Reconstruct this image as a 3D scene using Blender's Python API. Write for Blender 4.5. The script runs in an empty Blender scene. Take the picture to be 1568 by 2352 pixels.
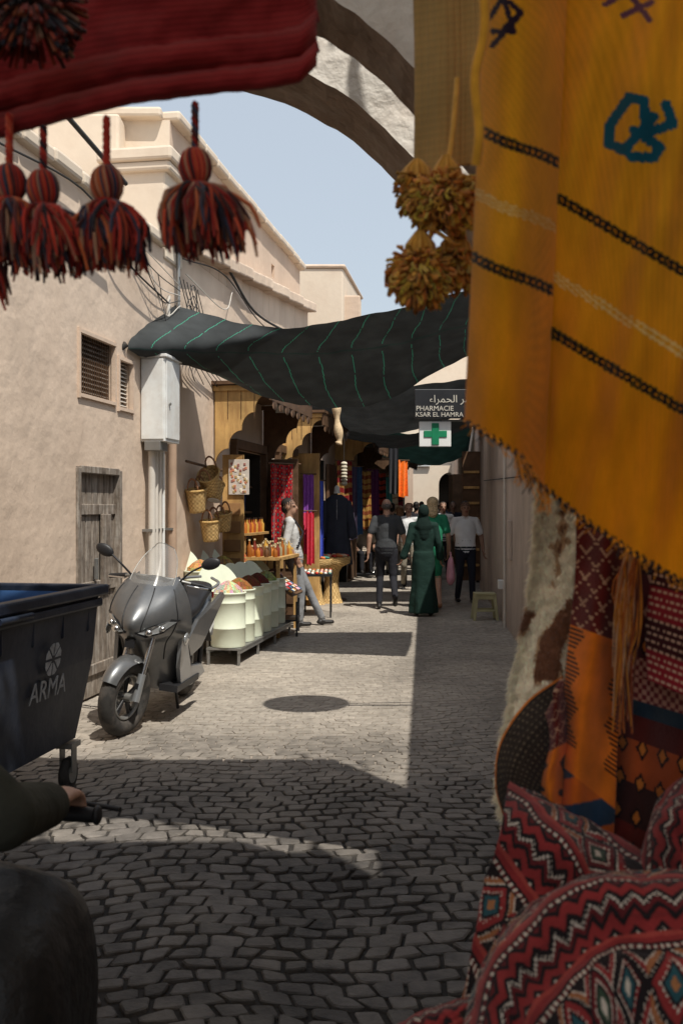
import bpy, math, random
from mathutils import Vector, Matrix, noise
from mathutils.kdtree import KDTree
R=random.Random(7)
pi=math.pi
V=Vector
def lin(c):
    c/=255.
    return c/12.92 if c<=.04045 else ((c+.055)/1.055)**2.4
def H(r,g,b): return (lin(r),lin(g),lin(b))
CAMZ=1.62
def S(a,b,d):   # bearing measurements + real distance -> metres
    return V(((a-784)*d/2287., d, CAMZ-(b-1165)*d/2287.))
# ---------------------------------------------------------------- materials
def mat(name,col=(.5,.5,.5),rough=.8,metal=0,var=.15,scale=5,bump=0,bscale=60,bdist=.01,vcol=False,
        stain=None,samt=.6,sscale=1.2,transl=0,alpha=1,spec=.3,weave=0,coat=0,sheen=0,svec=(1,1,1)):
    m=bpy.data.materials.new(name); m.use_nodes=True
    nt=m.node_tree; N=nt.nodes; L=nt.links
    bs=N['Principled BSDF']; out=N['Material Output']
    tc=N.new('ShaderNodeTexCoord')
    nz=N.new('ShaderNodeTexNoise'); nz.inputs['Scale'].default_value=scale; nz.inputs['Detail'].default_value=6
    L.new(tc.outputs['Object'],nz.inputs['Vector'])
    mr=N.new('ShaderNodeMapRange'); mr.inputs['From Min'].default_value=.3; mr.inputs['From Max'].default_value=.7
    mr.inputs['To Min'].default_value=1-var; mr.inputs['To Max'].default_value=1+var
    L.new(nz.outputs['Fac'],mr.inputs['Value'])
    mul=N.new('ShaderNodeMixRGB'); mul.blend_type='MULTIPLY'; mul.inputs[0].default_value=1
    mul.inputs[1].default_value=(*col,1)
    L.new(mr.outputs['Result'],mul.inputs[2])
    cur=mul.outputs[0]
    if vcol:
        at=N.new('ShaderNodeAttribute'); at.attribute_name='Col'
        m2=N.new('ShaderNodeMixRGB'); m2.blend_type='MULTIPLY'; m2.inputs[0].default_value=1
        L.new(cur,m2.inputs[1]); L.new(at.outputs['Color'],m2.inputs[2]); cur=m2.outputs[0]
    if stain:
        mp=N.new('ShaderNodeMapping'); mp.inputs['Scale'].default_value=svec
        L.new(tc.outputs['Object'],mp.inputs['Vector'])
        n2=N.new('ShaderNodeTexNoise'); n2.inputs['Scale'].default_value=sscale; n2.inputs['Detail'].default_value=8; n2.inputs['Roughness'].default_value=.65
        L.new(mp.outputs[0],n2.inputs['Vector'])
        r2=N.new('ShaderNodeMapRange'); r2.inputs['From Min'].default_value=.45; r2.inputs['From Max'].default_value=.72
        r2.inputs['To Max'].default_value=samt
        L.new(n2.outputs['Fac'],r2.inputs['Value'])
        m3=N.new('ShaderNodeMixRGB'); L.new(r2.outputs['Result'],m3.inputs[0]); L.new(cur,m3.inputs[1]); m3.inputs[2].default_value=(*stain,1)
        cur=m3.outputs[0]
    L.new(cur,bs.inputs['Base Color'])
    bs.inputs['Roughness'].default_value=rough; bs.inputs['Metallic'].default_value=metal
    bs.inputs['Specular IOR Level'].default_value=spec
    if coat: bs.inputs['Coat Weight'].default_value=coat
    if sheen: bs.inputs['Sheen Weight'].default_value=sheen
    if alpha<1: bs.inputs['Alpha'].default_value=alpha
    if bump:
        n3=N.new('ShaderNodeTexNoise'); n3.inputs['Scale'].default_value=bscale; n3.inputs['Detail'].default_value=5
        L.new(tc.outputs['Object'],n3.inputs['Vector'])
        h=n3.outputs['Fac']
        if weave:
            w=N.new('ShaderNodeTexWave'); w.inputs['Scale'].default_value=weave; w.inputs['Distortion'].default_value=2; w.bands_direction='DIAGONAL'
            L.new(tc.outputs['Object'],w.inputs['Vector'])
            ad=N.new('ShaderNodeMath'); ad.operation='ADD'; L.new(h,ad.inputs[0]); L.new(w.outputs['Fac'],ad.inputs[1]); h=ad.outputs[0]
        bp=N.new('ShaderNodeBump'); bp.inputs['Strength'].default_value=bump; bp.inputs['Distance'].default_value=bdist
        L.new(h,bp.inputs['Height']); L.new(bp.outputs[0],bs.inputs['Normal'])
    if transl:
        tr=N.new('ShaderNodeBsdfTranslucent'); L.new(cur,tr.inputs['Color'])
        mx=N.new('ShaderNodeMixShader'); mx.inputs[0].default_value=transl
        L.new(bs.outputs[0],mx.inputs[1]); L.new(tr.outputs[0],mx.inputs[2]); L.new(mx.outputs[0],out.inputs['Surface'])
    return m
plaster=mat('plaster',(.66,.525,.41),.92,var=.10,scale=1.3,bump=.5,bscale=6,bdist=.03,stain=(.49,.375,.285),samt=.75,sscale=.9,svec=(1,1,.35))
plaster2=mat('plaster_pink',(.60,.465,.36),.92,var=.09,scale=1.5,bump=.4,bscale=9,bdist=.02,stain=(.46,.35,.27),samt=.6,sscale=1.1,svec=(1,1,.4))
plasterR=mat('plaster_grey',(.48,.405,.35),.92,var=.12,scale=2,bump=.5,bscale=9,bdist=.02,stain=(.30,.245,.21),samt=.7,sscale=1.6,svec=(1,1,.4))
cream=mat('plaster_cream',(.68,.58,.465),.92,var=.08,scale=2,bump=.3,bscale=12,stain=(.50,.40,.31),samt=.6,sscale=2)
whitewash=mat('arch_whitewash',(.72,.68,.62),.92,var=.12,scale=3,bump=.8,bscale=7,bdist=.04,stain=(.48,.41,.35),samt=.8,sscale=3)
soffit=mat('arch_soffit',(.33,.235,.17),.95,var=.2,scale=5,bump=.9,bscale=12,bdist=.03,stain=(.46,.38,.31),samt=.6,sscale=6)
dark=mat('interior_shade',(.03,.025,.02),.9)  # near-black colour stands in for the shade inside openings
wood=mat('wood_honey',(.52,.32,.12),.6,var=.3,scale=3,bump=.3,bscale=20,stain=(.26,.13,.05),samt=.7,sscale=3,svec=(6,6,.8))
wooddk=mat('wood_dark',(.11,.06,.032),.6,var=.3,scale=6,bump=.3,bscale=30)
woodold=mat('wood_weathered',(.18,.145,.115),.85,var=.3,scale=9,bump=.8,bscale=14,stain=(.45,.41,.36),samt=.85,sscale=5,svec=(5,5,.7))
vm=mat('painted_goods',(1,1,1),.6,var=.1,scale=20,vcol=True,bump=.15,bscale=80,bdist=.004)
clothv=mat('woven_cloth',(1,1,1),.95,var=.2,scale=25,vcol=True,bump=.7,bscale=340,bdist=.0025,weave=0,spec=.1,sheen=.15)
clothtr=mat('wool_cloth',(1,1,1),.95,var=.16,scale=9,vcol=True,bump=.6,bscale=330,bdist=.0018,transl=.28,spec=.1,sheen=.2)
yarn=mat('yarn',(1,1,1),.95,var=.15,scale=60,vcol=True,spec=.1,sheen=.2)
stone=mat('paving_stone',(1,1,1),.68,var=.25,scale=14,vcol=True,bump=.8,bscale=38,bdist=.010,spec=.35,stain=(.38,.335,.28),samt=.42,sscale=1.3)
dust=mat('joint_dust',(.035,.031,.028),.95,var=.3,scale=8,bump=.4,bscale=60)
sand=mat('joint_sand',(.28,.24,.20),.95,var=.25,scale=3,bump=.4,bscale=60)
wicker=mat('wicker',(1,1,1),.75,var=.2,scale=40,vcol=True,bump=.5,bscale=150,bdist=.004)
metalw=mat('white_enamel',(.74,.75,.73),.45,var=.06,scale=8,stain=(.5,.43,.36),samt=.5,sscale=5)
pipew=mat('pipe_plastic',(.60,.56,.50),.5,var=.1)
pipeb=mat('pipe_brown',(.40,.28,.20),.6,var=.15)
blk=mat('black_plastic',(.020,.020,.022),.45,var=.2)
rub=mat('rubber',(.032,.030,.028),.8,var=.3,scale=20,stain=(.16,.135,.115),samt=.5,sscale=8)
chrome=mat('chrome',(.6,.6,.6),.25,1)
steel=mat('steel',(.28,.28,.27),.45,.7)
gun=mat('scooter_gunmetal',(.125,.13,.135),.34,.5,var=.06,scale=12,coat=.4,stain=(.24,.22,.20),samt=.25,sscale=6)
gunl=mat('scooter_silver',(.28,.29,.30),.35,.5,var=.06,coat=.4)
lens=mat('headlight_lens',(.40,.42,.43),.12,.5,spec=.8,coat=1)
glass=mat('windshield_acrylic',(.35,.345,.33),.12,0,alpha=.33,spec=.6)
navy=mat('navy_plastic',(.012,.019,.038),.5,var=.3,scale=4,stain=(.06,.065,.072),samt=.6,sscale=4,bump=.15,bscale=30)
bluei=mat('blue_plastic',(.05,.13,.32),.5,var=.2)
offw=mat('print_white',(.36,.37,.38),.6,var=.35,scale=30)
net=mat('shade_net',(1,1,1),.85,var=.25,scale=5,vcol=True,bump=.3,bscale=200,bdist=.002,transl=.12)
canvas=mat('shade_canvas',(.50,.43,.35),.9,var=.15,scale=2,transl=.4)  # translucent cloth of the added overhead sun screen
tub=mat('tub_pale_green',(.66,.71,.57),.4,var=.05,scale=5,coat=.15,stain=(.54,.56,.44),samt=.4,sscale=6)
spice=mat('spice',(1,1,1),.95,var=.4,scale=70,vcol=True,bump=1,bscale=90,bdist=.02)
cable=mat('cable',(.05,.048,.046),.7)
signbk=mat('sign_black',(.02,.02,.022),.35)
signwh=mat('sign_white',(.72,.73,.71),.45,var=.04)
signgr=mat('sign_green',(.01,.20,.09),.45)
signtx=mat('sign_letters',(.52,.49,.42),.5)
stoolm=mat('stool_plastic',(.40,.37,.21),.5,var=.15)
leaf=mat('vine_leaf',(.06,.1,.03),.7,var=.4,scale=9,transl=.3)
bark=mat('vine_bark',(.12,.085,.06),.9,var=.3,scale=20,bump=.6)
skinA=mat('skin',(.46,.27,.19),.55,var=.08,scale=30,spec=.4)
skinB=mat('skin_tan',(.32,.18,.12),.55,var=.08,scale=30,spec=.4)
hairk=mat('hair_dark',(.018,.014,.012),.6,var=.4,scale=60,bump=.6,bscale=150)
hairg=mat('hair_grey',(.09,.08,.075),.7,var=.5,scale=60,bump=.6,bscale=150)
hairb=mat('hair_blond',(.55,.42,.25),.7,var=.4,scale=50,bump=.8,bscale=120)
hairr=mat('hair_red',(.24,.12,.06),.7,var=.4,scale=50,bump=.8,bscale=120)
lips=mat('lips',(.25,.08,.06),.5)
shoe=mat('shoe_black',(.02,.018,.017),.5)
_cl={}
def cl(name,col,**k):
    if name not in _cl: _cl[name]=mat('fabric_'+name,col,.9,var=.12,scale=5,bump=.8,bscale=6,bdist=.035,spec=.15,**k)
    return _cl[name]
# ---------------------------------------------------------------- mesh builder
class MB:
    def __init__(s): s.v=[];s.f=[];s.m=[];s.c=[];s.s=[];s.mats=[]
    def mi(s,m):
        if m not in s.mats: s.mats.append(m)
        return s.mats.index(m)
    def add(s,vs,fs,m,col=(1,1,1),smooth=False,cols=None):
        o=len(s.v); k=s.mi(m); s.v+= [tuple(p) for p in vs]
        for i,f in enumerate(fs):
            s.f.append([a+o for a in f]); s.m.append(k); s.c.append(cols[i] if cols else col); s.s.append(smooth)
    def box(s,c,size,m,rot=None,col=(1,1,1),tap=1):
        c=V(c); x,y,z=[q/2 for q in size]
        vs=[V((sx*x*(tap if sz<0 else 1),sy*y*(tap if sz<0 else 1),sz*z)) for sz in(-1,1) for sy in(-1,1) for sx in(-1,1)]
        if rot is not None:
            if not isinstance(rot,Matrix): rot=Matrix.Rotation(rot,3,'Z')
            vs=[rot@v for v in vs]
        s.add([c+v for v in vs],[(0,2,3,1),(4,5,7,6),(0,1,5,4),(2,6,7,3),(0,4,6,2),(1,3,7,5)],m,col)
    def tube(s,pts,r,m,n=6,col=(1,1,1),caps=True,flat=1,side=None,cols=None):
        pts=[V(p) for p in pts]; k=len(pts)
        if not isinstance(r,(list,tuple)): r=[r]*k
        vs=[];e=None
        for i,p in enumerate(pts):
            t=(pts[min(i+1,k-1)]-pts[max(i-1,0)])
            t=t.normalized() if t.length>1e-9 else V((0,0,1))
            ref=V(side) if side is not None else (e if e is not None else (V((0,0,1)) if abs(t.z)<.9 else V((1,0,0))))
            e=ref-t*ref.dot(t)
            if e.length<1e-5: e=t.orthogonal()
            e.normalize(); g=t.cross(e)
            for j in range(n):
                a=2*pi*j/n; vs.append(p+e*(math.cos(a)*r[i])+g*(math.sin(a)*r[i]*flat))
        fs=[];cc=[]
        for i in range(k-1):
            for j in range(n):
                fs.append((i*n+j,i*n+(j+1)%n,(i+1)*n+(j+1)%n,(i+1)*n+j))
                if cols: cc.append(cols(i,j))
        s.add(vs,fs,m,col,True,cc if cols else None)
        if caps: s.add(vs[:n],[tuple(range(n-1,-1,-1))],m,col); s.add(vs[-n:],[tuple(range(n))],m,col)
    def cyl(s,a,b,r0,m,r1=None,n=16,col=(1,1,1)): s.tube([a,b],[r0,r0 if r1 is None else r1],m,n,col)
    def cap(s,a,b,ra,rb,m,flat=1,side=(1,0,0),n=14,step=.025,col=(1,1,1)):
        a=V(a);b=V(b);w=b-a;Ln=w.length
        w=w.normalized() if Ln>1e-6 else V((0,0,1))
        P=[];r=[]
        for k in range(5):
            t=-pi/2+pi/2*k/5; P.append(a+w*ra*math.sin(t)*1.0); r.append(max(ra*math.cos(t),1e-4))
        q=max(1,int(Ln/step))
        for k in range(q+1): P.append(a+w*Ln*k/q); r.append(ra+(rb-ra)*k/q)
        for k in range(1,6):
            t=pi/2*k/5; P.append(b+w*rb*math.sin(t)); r.append(max(rb*math.cos(t),1e-4))
        s.tube(P,r,m,n,col,True,flat,side)
    def ell(s,c,rad,m,rot=None,n=16,k=10,col=(1,1,1)):
        c=V(c); vs=[]
        for i in range(k+1):
            t=-pi/2+pi*i/k
            for j in range(n):
                a=2*pi*j/n; v=V((rad[0]*math.cos(t)*math.cos(a),rad[1]*math.cos(t)*math.sin(a),rad[2]*math.sin(t)))
                if rot is not None: v=rot@v
                vs.append(c+v)
        s.add(vs,[(i*n+j,i*n+(j+1)%n,(i+1)*n+(j+1)%n,(i+1)*n+j) for i in range(k) for j in range(n)],m,col,True)
    def lathe(s,prof,c,m,n=24,col=(1,1,1),cols=None,cap=True):
        c=V(c); k=len(prof); vs=[c+V((r*math.cos(2*pi*j/n),r*math.sin(2*pi*j/n),z)) for r,z in prof for j in range(n)]
        fs=[];cc=[]
        for i in range(k-1):
            for j in range(n):
                fs.append((i*n+j,i*n+(j+1)%n,(i+1)*n+(j+1)%n,(i+1)*n+j))
                if cols: cc.append(cols(i,j))
        s.add(vs,fs,m,col,True,cc if cols else None)
        if cap: s.add(vs[:n],[tuple(range(n-1,-1,-1))],m,col)
    def grid(s,P,m,colf=None,col=(1,1,1)):
        nr=len(P);nc=len(P[0]); vs=[p for r in P for p in r]; fs=[];cc=[]
        for i in range(nr-1):
            for j in range(nc-1):
                fs.append((i*nc+j,i*nc+j+1,(i+1)*nc+j+1,(i+1)*nc+j))
                if colf: cc.append(colf((j+.5)/(nc-1),(i+.5)/(nr-1)))
        s.add(vs,fs,m,col,True,cc if colf else None)
    def prism(s,poly,th,m,col=(1,1,1)):
        poly=[V(p) for p in poly]; th=V(th); n=len(poly)
        vs=poly+[p+th for p in poly]
        s.add(vs,[tuple(range(n-1,-1,-1)),tuple(range(n,2*n))]+[(i,(i+1)%n,n+(i+1)%n,n+i) for i in range(n)],m,col)
    def torus(s,c,axis,Rr,r,m,n=36,k=12,flat=1,col=(1,1,1)):
        c=V(c);ax=V(axis).normalized();e=ax.orthogonal().normalized();g=ax.cross(e);vs=[]
        for i in range(n):
            a=2*pi*i/n;d=e*math.cos(a)+g*math.sin(a)
            for j in range(k):
                b=2*pi*j/k; vs.append(c+d*(Rr+r*math.cos(b))+ax*(r*flat*math.sin(b)))
        s.add(vs,[(i*k+j,((i+1)%n)*k+j,((i+1)%n)*k+(j+1)%k,i*k+(j+1)%k) for i in range(n) for j in range(k)],m,col,True)
    def mesh(s,name):
        me=bpy.data.meshes.new(name); me.from_pydata(s.v,[],s.f)
        for m in s.mats: me.materials.append(m)
        me.polygons.foreach_set('material_index',s.m); me.polygons.foreach_set('use_smooth',s.s)
        at=me.color_attributes.new('Col','FLOAT_COLOR','CORNER')
        buf=[]
        for f,c in zip(s.f,s.c): buf+= [c[0],c[1],c[2],1.0]*len(f)
        at.data.foreach_set('color',buf); me.update(); return me
    def make(s,name,parent=None,bevel=0,solid=0,mtx=None,sub=0,off=0):
        o=bpy.data.objects.new(name,s.mesh(name)); bpy.context.collection.objects.link(o)
        if parent: o.parent=parent
        if mtx is not None: o.matrix_world=mtx
        if sub: x=o.modifiers.new('s','SUBSURF'); x.levels=x.render_levels=sub
        if solid: x=o.modifiers.new('t','SOLIDIFY'); x.thickness=solid; x.offset=off
        if bevel:
            x=o.modifiers.new('b','BEVEL'); x.width=bevel; x.segments=2; x.limit_method='ANGLE'; x.angle_limit=.7
        return o
def empty(name):
    o=bpy.data.objects.new(name,None); bpy.context.collection.objects.link(o); return o
def cr(a,b,c,d,t): return .5*((2*b)+(c-a)*t+(2*a-5*b+4*c-d)*t*t+(3*b-a-3*c+d)*t**3)
def crv(pts,n):
    out=[];k=len(pts)
    for i in range(n):
        u=i/(n-1)*(k-1);j=min(int(u),k-2);t=u-j
        g=lambda q:pts[min(max(q,0),k-1)]
        a=g(j-1) if j>0 else pts[0]*2-pts[1]
        d=g(j+2) if j+2<k else pts[-1]*2-pts[-2]
        out.append(cr(a,pts[j],pts[j+1],d,t))
    return out
def spl(rows,nc,nr):
    R1=[crv([V(p) for p in r],nc) for r in rows]
    cols=[crv([R1[i][j] for i in range(len(R1))],nr) for j in range(nc)]
    return [[cols[j][i] for j in range(nc)] for i in range(nr)]
def text(body,size,origin,ux,uy,m,parent,name,align='LEFT',ext=.002):
    cu=bpy.data.curves.new(name,'FONT'); cu.body=body; cu.size=size; cu.extrude=ext; cu.align_x=align
    o=bpy.data.objects.new(name+'_t',cu); bpy.context.collection.objects.link(o)
    dg=bpy.context.evaluated_depsgraph_get(); me=bpy.data.meshes.new_from_object(o.evaluated_get(dg))
    bpy.data.objects.remove(o)
    me.materials.clear(); me.materials.append(m)
    ux=V(ux).normalized();uy=V(uy).normalized();uz=ux.cross(uy)
    mt=Matrix.Translation(V(origin))@Matrix((ux,uy,uz)).transposed().to_4x4()
    me.transform(mt)
    n=bpy.data.objects.new(name,me); bpy.context.collection.objects.link(n); n.parent=parent
    return n
# ---------------------------------------------------------------- walls frame
def XL(y): return -3.45+.165*y
def XR(y): return 1.11+.083*y
UL=V((.1628,.9867,0)); NL=V((.9867,-.1628,0)); RL=-math.atan(.165); RR=-math.atan(.083)
def WL(y,o,z): return V((XL(y),y,z))+NL*o
def WR(y,o,z): return V((XR(y)-o,y,z))
def wall_holes(b,W,y0,y1,z0,z1,holes,m,depth=.12,out=0,flip=False,inner=None):
    ys=sorted(set([y0,y1]+[h[0] for h in holes]+[h[1] for h in holes]))
    zs=sorted(set([z0,z1]+[h[2] for h in holes]+[h[3] for h in holes]))
    for i in range(len(ys)-1):
        for j in range(len(zs)-1):
            ym=(ys[i]+ys[i+1])/2;zm=(zs[j]+zs[j+1])/2
            if any(h[0]<ym<h[1] and h[2]<zm<h[3] for h in holes): continue
            b.add([W(ys[i],out,zs[j]),W(ys[i+1],out,zs[j]),W(ys[i+1],out,zs[j+1]),W(ys[i],out,zs[j+1])],[(0,1,2,3)],m)
    for h in holes:
        a,c,e,f=h[:4]; d=h[4] if len(h)>4 else depth; im=inner if (inner and d>.5) else m
        for (p,q) in (((a,e),(a,f)),((a,f),(c,f)),((c,f),(c,e)),((c,e),(a,e))):
            b.add([W(p[0],out,p[1]),W(q[0],out,q[1]),W(q[0],out-d,q[1]),W(p[0],out-d,p[1])],[(0,1,2,3)],im)
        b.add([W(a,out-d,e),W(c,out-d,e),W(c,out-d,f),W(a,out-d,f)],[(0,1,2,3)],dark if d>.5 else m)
def slabroof(b,W,y0,y1,z,xb,m):
    b.add([W(y0,0,z),W(y1,0,z),V((xb,y1,z)),V((xb,y0,z))],[(0,1,2,3)],m)
# ================================================================= GROUND
b=MB(); b.add([(-150,-100,-.016),(150,-100,-.016),(150,300,-.016),(-150,300,-.016)],[(0,1,2,3)],dust); b.make('ground')
b=MB()
P=[]
for i in range(60):
    y=6.0+i*36/59; P.append([V((XL(y)-.3+(XR(y)-XL(y)+.6)*j/6,y,-.0045-.009*max(0,1-(y-6)/2.2)+.0008*noise.noise(V((j,i*.7,0))))) for j in range(7)])
b.grid(P,sand); b.make('sandy_street_surface')
b=MB()
ph=.093; pw=.113
def jit(i,j,k=0):
    n=noise.noise_vector(V((i*3.17+.3,j*2.71+.7,k*5.1))); return n.x*.060,n.y*.044
for j in range(-10,int(32/ph)):
    far=max(0,min(1,(j*ph-4.6)/3.6))
    off=(j%2)*.5+.5*noise.noise(V((j*.3,0,0)))
    for i in range(-50,58):
        u0=(i+off)*pw; u1=u0+pw; v0=j*ph; v1=v0+ph
        def wp(u,v):
            w=.07*math.sin(v*1.3+u*.9)+.06*math.sin(u*2.1+v*.6)+.035*math.sin(u*5+1+v)+.05*noise.noise(V((u*1.6,v*1.6,9)))
            return u+.10*math.sin(v*.8)+.03*math.sin(v*3.1+u)+.06*noise.noise(V((u*1.6,v*1.6,2))), v+w+.10*u
        cx,cy=wp((u0+u1)/2,(v0+v1)/2)
        if cy<1.7 or cy>30 or cx<XL(cy)-.1 or cx>XR(cy)+.15: continue
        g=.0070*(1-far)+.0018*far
        gg=g*(.5+1.3*R.random())
        C=[]
        for (u,v,ii,jj) in ((u0+gg,v0+gg,i,j),(u1-gg,v0+gg,i+1,j),(u1-gg,v1-gg,i+1,j+1.5),(u0+gg,v1-gg,i,j+1.5)):
            dx,dy=jit(ii+off,jj); f=1-.45*far
            x,y=wp(u+dx*f*.8,v+dy*f*.8); C.append(V((x,y,0)))
        O=[]
        for q in range(4):
            p=C[q];a=C[q-1];d=C[(q+1)%4]
            ra=R.uniform(.05,.18); rb=R.uniform(.05,.18)
            O.append(p.lerp(a,ra)); O.append(p.lerp(d,rb))
        cen=sum(C,V((0,0,0)))/4
        zt=R.uniform(-.005,.002)*(1-.7*far); tl=V((R.uniform(-.06,.06),R.uniform(-.06,.06),0))*(1-.7*far)
        bv=.11*(1-far)+.04*far
        r0=[p+V((0,0,-.016)) for p in O]
        r1=[p+V((0,0,-.0045*(1-far)-.0012*far+zt)) for p in O]
        r2=[]
        for p in O:
            q=p.lerp(cen,bv); r2.append(q+V((0,0,zt+(q-cen).dot(tl))))
        n=8; fs=[(a,(a+1)%n,n+(a+1)%n,n+a) for a in range(n)]+[(n+a,n+(a+1)%n,2*n+(a+1)%n,2*n+a) for a in range(n)]+[tuple(range(2*n,3*n))]
        br=R.uniform(.60,1.18)
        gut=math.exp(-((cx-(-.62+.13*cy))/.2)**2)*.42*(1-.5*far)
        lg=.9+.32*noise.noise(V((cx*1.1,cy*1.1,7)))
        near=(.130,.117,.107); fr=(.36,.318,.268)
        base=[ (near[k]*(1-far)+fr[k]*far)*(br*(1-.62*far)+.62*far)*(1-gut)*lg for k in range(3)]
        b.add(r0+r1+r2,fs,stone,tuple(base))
b.make('cobblestone_pavement')
# ================================================================= LEFT BUILDINGS
house=empty('plaster_house')
b=MB()
wall_holes(b,WL,-4,10,-.05,4.22,[(8.04,8.78,2.53,3.05,.16),(8.86,9.2,2.5,2.95,.16),(8.0,8.92,-.05,1.95,.12)],plaster)
slabroof(b,WL,-4,10,4.22,-12,plaster)
b.add([(-12,-4,0),WL(-4,0,0),WL(-4,0,4.22),(-12,-4,4.22)],[(0,1,2,3)],plaster)
b.make('walls',house)
b=MB()
for k in range(28):
    y0=-4+k*.5; b.box(WL(y0+.25,-.08,4.27+.012*math.sin(k*1.7)),(.3,.5,.12),cream,RL)
b.make('parapet',house,bevel=.03)
b=MB()
for k in range(7):
    y=8.05+k*.125; b.box(WL(y+.04,-.06,.97),(.04,.115,1.9),woodold,RL)
for z in (.25,.95,1.6): b.box(WL(8.46,-.03,z),(.025,.84,.09),woodold,RL)
for y in (8.03,8.89): b.box(WL(y,-.015,.97),(.07,.07,1.95),woodold,RL)
b.box(WL(8.46,-.013,1.93),(.072,.8,.06),woodold,RL)
b.box(WL(8.62,-.01,1.25),(.03,.18,.62),woodold,RL); b.box(WL(8.4,0,1.1),(.03,.03,.18),steel,RL)
b.make('door',house,bevel=.006)
b=MB()
for (a,c,e,f,nn) in ((8.04,8.78,2.53,3.05,13),(8.86,9.2,2.5,2.95,12)):
    for k in range(nn):
        z=e+(k+.5)*(f-e)/nn
        b.box(WL((a+c)/2,-.07,z),(.05,c-a,.006),woodold if c<9 else pipew,Matrix.Rotation(RL,3,'Z')@Matrix.Rotation(.6,3,'Y'))
    for k in range(20 if c<9 else 0):
        y=a+(k+.5)*(c-a)/20; b.box(WL(y,-.045,(e+f)/2),(.005,.005,f-e),wooddk,RL)
    b.box(WL((a+c)/2,-.13,(e+f)/2),(.02,c-a,f-e),dark,RL)
    for y in (a,c): b.box(WL(y,.0,(e+f)/2),(.04,.03,f-e+.05),plaster2,RL)
    for z in (e,f): b.box(WL((a+c)/2,.003,z),(.04,c-a,.03),plaster2,RL)
b.make('vent_grilles',house)
tall=empty('tall_plaster_house')
holesB=[(12.55,14.0,-.05,2.35,1.5),(14.95,16.1,-.05,2.4,1.5),(16.9,17.3,-.05,2.5,1.2)]
b=MB()
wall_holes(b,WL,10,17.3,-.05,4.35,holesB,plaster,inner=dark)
def UP(y,o,z): return WL(y,o-.13,z)
wall_holes(b,UP,10.6,17.3,4.3,5.75,[(10.9,11.1,5.2,5.4,.1),(15.2,15.4,5.15,5.35,.1)],plaster2)
b.add([UP(10.6,0,4.2),UP(10.6,0,5.75),V((-12,10.6,5.75)),V((-12,10.6,4.2))],[(0,1,2,3)],cream)
slabroof(b,UP,10.6,17.3,5.75,-12,plaster)
b.add([UP(17.3,0,4),UP(17.3,0,5.75),V((-12,17.3,5.75)),V((-12,17.3,4))],[(0,1,2,3)],plaster)
b.add([WL(10,0,4.2),WL(10,0,4.36),V((-12,10,4.36)),V((-12,10,4.2))],[(0,1,2,3)],plaster)
b.add([WL(10,0,4.353),WL(17.3,0,4.353),WL(17.3,-.3,4.353),WL(10,-.3,4.353)],[(0,1,2,3)],plaster)
b.make('walls',tall)
b=MB()
for k in range(20):
    y=10.2+k*.36; z=4.42+(y-10.2)*.098+.01*math.sin(k*2.1)
    b.box(WL(y+.18,.0,z-.02),(.30,.365,.15),plaster,Matrix.Rotation(RL,3,'Z')@Matrix.Rotation(.098,3,'X'))
    if y<17.1: b.box(WL(y+.18,-.09,(z+4.3)/2-.05),(.17,.363,max(.05,z-4.3)),plaster,RL)
b.make('ledge',tall,bevel=.02)
b=MB()
for k in range(14):
    y=10.6+k*.48; b.box(UP(y+.24,-.06,5.80+.01*math.sin(k*1.3)),(.34,.485,.11),cream,RL)
b.box((-6.9,10.65,5.8),(10.0,.3,.11),cream)
b.box(WL(10.3,-.28,4.65),(.62,.55,1.05),cream,RL)
b.box(WL(10.3,-.28,5.05),(.74,.67,.10),cream,RL)
b.box(WL(10.3,-.28,5.17),(.80,.74,.14),cream,RL)
b.box((-2.75,10.55,5.05),(.9,.5,1.3),cream)
b.make('parapet_and_pier',tall,bevel=.03)
far=empty('upper_storey_block')
b=MB()
poly=[(-3,18.25),(.03,18.25),(.42,21),(-3,21)]
b.prism([V((x,y,4.4)) for x,y in poly],(0,0,1.6),cream)
b.prism([V((x*1.0+(.04 if x>0 else -.04),y+(.04 if y>20 else -.04),6.0)) for x,y in poly],(0,0,.07),plaster)
b.box((.1,18.6,5.3),(.5,.3,.5),plaster2)
b.make('walls',far,bevel=.03)
row=empty('shop_row_building')
b=MB()
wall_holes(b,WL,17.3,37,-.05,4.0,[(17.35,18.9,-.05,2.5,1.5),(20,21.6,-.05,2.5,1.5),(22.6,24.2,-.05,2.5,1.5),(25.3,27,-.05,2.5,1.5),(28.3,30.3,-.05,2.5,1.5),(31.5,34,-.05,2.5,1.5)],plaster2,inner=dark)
slabroof(b,WL,17.3,37,4.0,-12,plaster)
b.make('walls',row)
b=MB()
for (y0,w) in ((19.0,.9),(21.7,.8),(24.4,.8),(27.2,1.0),(30.5,.9)):
    b.box(WL(y0+w/2,.05,1.25),(.06,w,2.4),wooddk,RL)
b.make('shutters',row,bevel=.01)
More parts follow.
